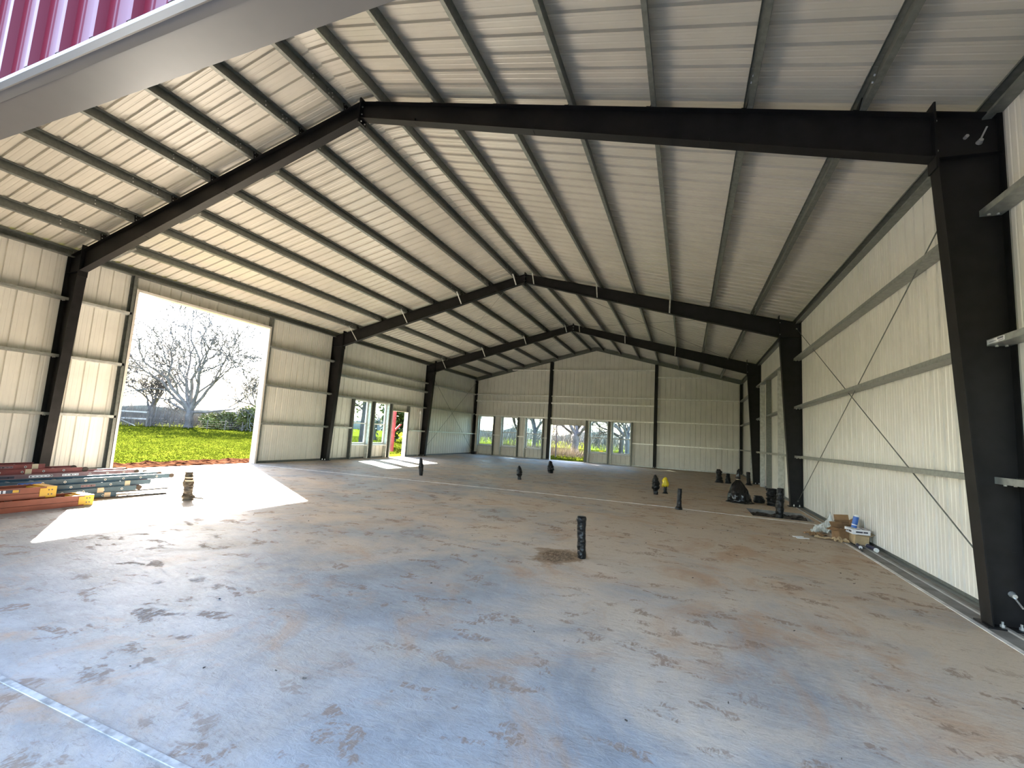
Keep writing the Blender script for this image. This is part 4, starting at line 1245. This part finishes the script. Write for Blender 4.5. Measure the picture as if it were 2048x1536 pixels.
# ---------------------------------------------------------------- outdoors: trees
def grow(mb, rnd, p, d, L, r, depth, spread, droop, n=5, minr=.006, kids=(2, 3)):
    """a limb of bent, tapering segments that forks at its end and along its length"""
    segs = 4 if depth > 2 else 3
    pts = [p.copy()]; rad = [r]
    q = p.copy(); dd = d.normalized()
    forks = []
    for k in range(segs):
        dd = (dd + Vector((rnd.gauss(0, .16), rnd.gauss(0, .16), rnd.gauss(0, .10) + droop))).normalized()
        q = q + dd * (L / segs)
        pts.append(q.copy()); rad.append(max(minr, r * (1 - .32 * (k + 1) / segs)))
        if depth > 0 and k >= 1 and rnd.random() < .62:
            forks.append((q.copy(), dd.copy(), rad[-1]))
    sides = n if depth > 1 else 3
    R = []
    for i, c in enumerate(pts):
        t = (pts[min(i + 1, len(pts) - 1)] - pts[max(i - 1, 0)]).normalized()
        x = t.orthogonal().normalized(); y = t.cross(x)
        R.append([c + (x * math.cos(2 * PI * j / sides) + y * math.sin(2 * PI * j / sides)) * rad[i] for j in range(sides)])
    mb.rings(R, cap=False)
    if depth <= 0: return
    for fp, fd, fr in forks:
        a = rnd.uniform(0, 2 * PI); o_ = fd.orthogonal().normalized(); o_ = o_ * math.cos(a) + fd.cross(o_) * math.sin(a)
        grow(mb, rnd, fp, (fd + o_ * spread * rnd.uniform(.8, 1.3)).normalized(), L * rnd.uniform(.5, .75), fr * .6, depth - 1, spread, droop, n, minr, kids)
    for k in range(rnd.randint(*kids)):
        a = rnd.uniform(0, 2 * PI); o_ = dd.orthogonal().normalized(); o_ = o_ * math.cos(a) + dd.cross(o_) * math.sin(a)
        grow(mb, rnd, q, (dd + o_ * spread * rnd.uniform(.5, 1.0)).normalized(), L * rnd.uniform(.62, .85), rad[-1] * .80, depth - 1, spread, droop, n, minr, kids)

def bare_tree(loc, label, seed, h=9.0, r=.35, depth=5, limbs=None, m=M_BARK, trunk=None, spread=.75, kids=(2, 3), lean=(0, 0), minr=.012):
    rnd = random.Random(seed)
    t = thing('bare_tree', loc, label, 'tree', 'bare trees outside')
    th = trunk if trunk else h * .22
    top = Vector((lean[0] * th, lean[1] * th, th))
    mb = MB(); n = 9; R = []
    for k in range(7):
        f = k / 6
        c = Vector((0, 0, -.1)).lerp(top, f) + Vector((rnd.gauss(0, .04), rnd.gauss(0, .04), 0)) * r * 2
        rr = r * (1.35 - .6 * min(1, f * 3) if f < .34 else .95 - .1 * f)
        R.append([c + Vector((math.cos(2 * PI * i / n), math.sin(2 * PI * i / n), 0)) * rr * (1 + .1 * math.sin(3 * i)) for i in range(n)])
    mb.rings(R); mb.build('trunk', m, t, smooth=True)
    mb = MB()
    if limbs is None:
        limbs = []
        for k in range(rnd.randint(3, 5)):
            a = 2 * PI * k / 4 + rnd.uniform(-.4, .4)
            limbs.append((math.cos(a) * .8, math.sin(a) * .8, rnd.uniform(.7, 1.5), 1.0, .6))
    for (dx, dy, dz, ls, rs) in limbs:
        grow(mb, rnd, top - Vector((0, 0, .1 * th)), Vector((dx, dy, dz)), h * .24 * ls, r * rs, depth, spread, .015, 5, minr, kids)
    mb.build('branches', m, t, smooth=True)
    return t
# broad tree centred in the big doorway: limbs set out to the left, up and to the right as in view
rv = Vector((rt.x, rt.y, 0)).normalized()
def vd(side, depth_, up_): return (rv.x * side - rv.y * depth_ * 0 + fw.x * depth_, rv.y * side + fw.y * depth_, up_)
main_limbs = [(*vd(-1.0, .1, .62), 2.1, .46), (*vd(-.75, -.2, 1.0), 2.0, .46), (*vd(-.3, -.2, 1.1), 1.8, .48), (*vd(.12, .2, 1.3), 1.7, .5), (*vd(.55, .3, 1.1), 1.8, .44),
              (*vd(.8, -.1, .8), 2.1, .48), (*vd(1.0, .3, .30), 1.5, .30), (*vd(-1.0, .3, .30), 1.5, .32)]
bare_tree((-46.0, 33.7, GZ), 'broad bare spreading tree in the middle of the view through the big doorway', 11, 11.0, .55, 5, main_limbs, M_BARK, 2.3, .8, (2, 2), minr=.032)
bare_tree((-50.5, 31.5, GZ), 'slim leaning bare tree left of the broad tree, at the fence', 21, 7.5, .24, 4, None, M_BARKD, 2.6, .6, (1, 2), (-.22, .1), minr=.028)
bare_tree((-58, 30.5, GZ), 'bare tree at the left edge of the big doorway view', 22, 9.5, .26, 4, None, M_BARKD, 3.4, .6, (2, 3), minr=.028)
bare_tree((-60, 37.5, GZ), 'bare upright tree just behind and left of the broad tree', 23, 9, .28, 4, None, M_BARKD, 3.2, .55, (2, 2), minr=.028)
bare_tree((-43, 41.8, GZ), 'bare tree cut off by the right edge of the big doorway', 24, 9, .3, 4, None, M_BARK, 2.8, .75, (2, 3), minr=.028)
# trees beyond the end wall
for k, (x, y, s, h, lab) in enumerate(((-4.5, 47, 31, 9, 'bare tree seen through the first end window'), (-1.5, 44, 32, 8.5, 'bare tree seen through the second end window'), (1.8, 50, 33, 9.5, 'bare tree seen through the third end window'),
                                       (4.35, 40, 34, 9, 'forked bare tree filling the end doorway view'), (8.2, 46, 35, 8, 'bare tree seen through the fourth end window'), (9.2, 43, 36, 8.5, 'bare tree seen through the fifth end window'))):
    bare_tree((x, y, GZ), lab, s, h, .3 if k != 3 else .38, 4, None, M_BARK if k % 2 else M_BARKD, 2.2, .7, (2, 3), minr=.018)

def leafy(name, loc, label, cat, group, seed, size, trunk_h, nleaf, leaf, m, blobs=9, tr=.2):
    rnd = random.Random(seed); rg = np.random.default_rng(seed)
    t = thing(name, loc, label, cat, group)
    if trunk_h:
        mb = MB(); mb.cyl((0, 0, -.1), (0, 0, trunk_h + size[2] * .7), tr, tr * .4, 8)
        for k in range(7):
            a = rnd.uniform(0, 2 * PI); z = trunk_h + rnd.uniform(0, size[2] * .6)
            mb.cyl((0, 0, z), (math.cos(a) * size[0] * .6, math.sin(a) * size[1] * .6, z + size[2] * .2), tr * .35, .02, 5)
        mb.build('trunk', M_BARKD, t)
    cs = [(rnd.uniform(-.6, .6) * size[0], rnd.uniform(-.6, .6) * size[1], trunk_h + size[2] * rnd.uniform(.2, .8), rnd.uniform(.35, .6)) for k in range(blobs)]
    vs = []; fs = []
    for k in range(nleaf):
        c = cs[k % blobs]
        v = rg.normal(size=3); v /= np.linalg.norm(v); v *= rg.uniform(.55, 1.0) * c[3]
        p = np.array([c[0] + v[0] * size[0], c[1] + v[1] * size[1], max(.02, c[2] + v[2] * size[2] * .9)])
        a = rg.normal(size=3); a /= np.linalg.norm(a); b = np.cross(a, rg.normal(size=3)); b /= np.linalg.norm(b)
        s = leaf * rg.uniform(.6, 1.4); i = len(vs)
        vs += [tuple(p - a * s), tuple(p + b * s * .5), tuple(p + a * s), tuple(p - b * s * .5)]
        fs.append((i, i + 1, i + 2, i + 3))
    me = bpy.data.meshes.new('foliage'); me.from_pydata(vs, [], fs); me.materials.append(m)
    o = bpy.data.objects.new('foliage', me); COL.objects.link(o); o.parent = t
    return t
leafy('evergreen_bush', (-41.0, 38.2, GZ), 'round dark evergreen bush at the fence, right in the big doorway view', 'bush', 'bushes by the fence', 41, (2.3, 2.3, 3.2), 0, 5200, .16, M_BUSH)
leafy('evergreen_bush', (-43.5, 36.2, GZ), 'lower olive bush left of the round evergreen bush', 'bush', 'bushes by the fence', 42, (2.2, 2.2, 2.3), 0, 3600, .15, M_BUSH)
leafy('evergreen_bush', (-38.5, 40.2, GZ), 'olive bush right of the round evergreen bush', 'bush', 'bushes by the fence', 43, (1.9, 1.9, 2.6), 0, 3000, .15, M_LEAF)
GE = 'dense evergreen trees outside'  # dense ones stand out of view, sunward, to shade the end openings
for k, (x, y, s, hz, nl, lab) in enumerate(((-13.5, 28.5, 51, 7.0, 1500, 'thin-leaved evergreen tree nearest to the left windows'), (-16.5, 40.0, 52, 11, 8000, 'dense evergreen tree out past the far left corner'), (-12.0, 39.5, 53, 13, 9000, 'tallest dense evergreen tree off the far left corner'),
                                        (-9.3, 33.3, 54, 12.5, 9000, 'dense evergreen tree closest to the far left corner'), (-6.6, 36.2, 56, 14.5, 9000, 'slim tall dense evergreen tree just beyond the far left corner'))):
    leafy('evergreen_tree', (x, y, GZ), lab, 'tree', GE, s, (3.0, 2.8, hz), 1.6 if k == 0 else 1.2, nl, .30 if k else .16, M_LEAF, 13, .30 if k == 0 else .26)
bare_tree((-20, 38.5, GZ), 'bare tree seen through the second left window', 71, 8, .3, 4, None, M_BARK, 2.2, .7, (2, 3), minr=.015)
# dry brush beyond the end doorway
def brush(name, loc, sx, sy, h, n, m, label, cat, seed, w=.012, kind='stuff'):
    rg = np.random.default_rng(seed); vs = []; fs = []
    for k in range(n):
        x, y = rg.uniform(-sx, sx), rg.uniform(-sy, sy); z0 = rg.uniform(0, .3) * h
        L = h * rg.uniform(.4, 1.1); a = rg.uniform(0, 2 * PI); ln = rg.uniform(.1, .7)
        dx, dy = math.cos(a), math.sin(a); i = len(vs)
        e = max(.3, 1 - .5 * ((x / sx) ** 2)) * L
        vs += [(x - dy * w, y + dx * w, z0), (x + dy * w, y - dx * w, z0), (x + dx * ln * e, y + dy * ln * e, z0 + e), (x + dx * w, y + dy * w, z0)]
        fs += [(i, i + 1, i + 2), (i + 1, i + 3, i + 2), (i + 3, i, i + 2)]
    me = bpy.data.meshes.new(name); me.from_pydata(vs, [], fs); me.materials.append(m)
    o = bpy.data.objects.new(name, me); COL.objects.link(o); o.location = loc
    return tag(o, label, cat, None, kind)
brush('dry_brush', (4.2, 33.0, GZ), 2.6, 1.2, 1.15, 1500, M_TWIG, 'dry tangled brush just outside the end doorway', 'brush', 61)
brush('dry_brush', (-.5, 36.0, GZ), 3.2, 1.2, 1.0, 2200, M_TWIG, 'dry brush seen low in the left end windows', 'brush', 62)
brush('hedgerow', (-52.0, 30.0, GZ), 7.0, 6.0, 3.0, 3600, M_TWIGG, 'grey leafless hedgerow behind the fence, left of the broad tree', 'hedgerow', 63, .02)
brush('hedgerow', (-47.0, 40.5, GZ), 6.0, 5.0, 2.8, 3200, M_TWIGG, 'grey leafless hedgerow behind the fence, right of the broad tree', 'hedgerow', 64, .02)
brush('woodland_edge', (1.0, 62.0, GZ), 20, 4.0, 4.2, 2600, M_TWIGG, 'leafless woodland edge far beyond the end wall', 'woodland', 65, .03)
def belt(name, pts, h, m, label):
    vs = []; fs = []
    N = 60
    for side in (0, 1):
        for k in range(N + 1):
            f = k / N * (len(pts) - 1); i = min(int(f), len(pts) - 2); f -= i
            x = pts[i][0] + (pts[i + 1][0] - pts[i][0]) * f; y = pts[i][1] + (pts[i + 1][1] - pts[i][1]) * f
            hh = h * (.7 + .5 * mnoise.noise(Vector((k * .37, 2, 1))) + .25 * mnoise.noise(Vector((k * 1.1, 5, 1))))
            dd = 14 * side
            L = math.hypot(x - 15, y + 6); ox, oy = (x - 15) / L * dd, (y + 6) / L * dd
            if side == 0: vs += [(x, y, GZ), (x, y, GZ + hh * .75)]
            else: vs += [(x + ox, y + oy, GZ + hh), (x + ox, y + oy, GZ)]
    n = (N + 1) * 2
    for k in range(N):
        a = 2 * k
        fs += [(a, a + 2, a + 3, a + 1), (a + 1, a + 3, n + a + 2, n + a), (n + a, n + a + 2, n + a + 3, n + a + 1)]
    me = bpy.data.meshes.new(name); me.from_pydata(vs, [], fs); me.materials.append(m)
    o = bpy.data.objects.new(name, me); COL.objects.link(o)
    return tag(o, label, 'woodland', None, 'stuff')
belt('distant_woodland', [(-170, -10), (-140, 70), (-95, 130), (-30, 165), (40, 170)], 6.0, M_FAR, 'low band of distant woodland along the horizon')

# fence across the meadow: posts and wires, with one pale board bay at its left
FA, FB = Vector((-50.5, 21.0, GZ)), Vector((-31.5, 44.5, GZ))
t = thing('wire_fence', tuple(FA), 'wire stock fence of grey posts across the far side of the meadow', 'fence')
n = 16
for k in range(n + 1):
    p = FA.lerp(FB, k / n) - FA
    mb = MB(); mb.cyl(p + Vector((0, 0, -.1)), p + Vector((.03, 0, 1.25)), .055, n=6); mb.build('post', M_WOOD, t)
for j, z in enumerate((.3, .55, .8, 1.1)):
    mb = MB(); mb.cyl(Vector((0, 0, z)), FB - FA + Vector((0, 0, z)), .012, n=4); mb.build('wire', M_WOOD, t)
t = thing('board_fence', (-47.2, 24.9, GZ), 'pale board fence bay left of the leaning tree beyond the meadow', 'fence')
dv = (FB - FA).normalized()
for z in (.95, 1.75):
    mb = MB(); mb.obox(dv * .6 + Vector((0, 0, z)), dv * 3.4, dv.cross(Vector((0, 0, 1))) * .02, (0, 0, .08)); mb.build('rail', M_BOARD, t)
for s in (-2.6, 0.8, 4.0):
    mb = MB(); mb.obox(dv * s + Vector((0, 0, .95)), dv * .07, dv.cross(Vector((0, 0, 1))) * .07, (0, 0, .95)); mb.build('post', M_WOOD, t)
mb = MB(); a = dv * .9 + Vector((0, 0, 1.1)); b = dv * 3.0 + Vector((0, 0, .1)); mb.obox((a + b) / 2, (b - a) / 2, dv.cross(Vector((0, 0, 1))) * .03, (0, 0, .05)); mb.build('brace', M_BOARD, t)
# pole beyond the end doorway, red post beyond the personnel doorway
mb = MB(); mb.cyl((0, 0, 0), (0, 0, 3.4), .055, .05, 8)
o = mb.build('steel_pole', M_WOOD); o.location = (4.75, 31.0, GZ); tag(o, 'thin dark pole standing in the brush outside the end doorway', 'pole')
t = thing('red_post', (-4.6, 20.95, GZ), 'weathered red post with a slanting brace outside the left personnel doorway', 'post')
mb = MB(); mb.box((-.10, -.10, 0), (.10, .10, 3.3)); mb.build('upright', M_REDP, t)
mb = MB(); mb.obox((.16, .16, 1.65), (.05, .05, 0), (-.04, .04, 0), Vector((.20, .20, .35))); mb.build('brace', M_REDP, t)
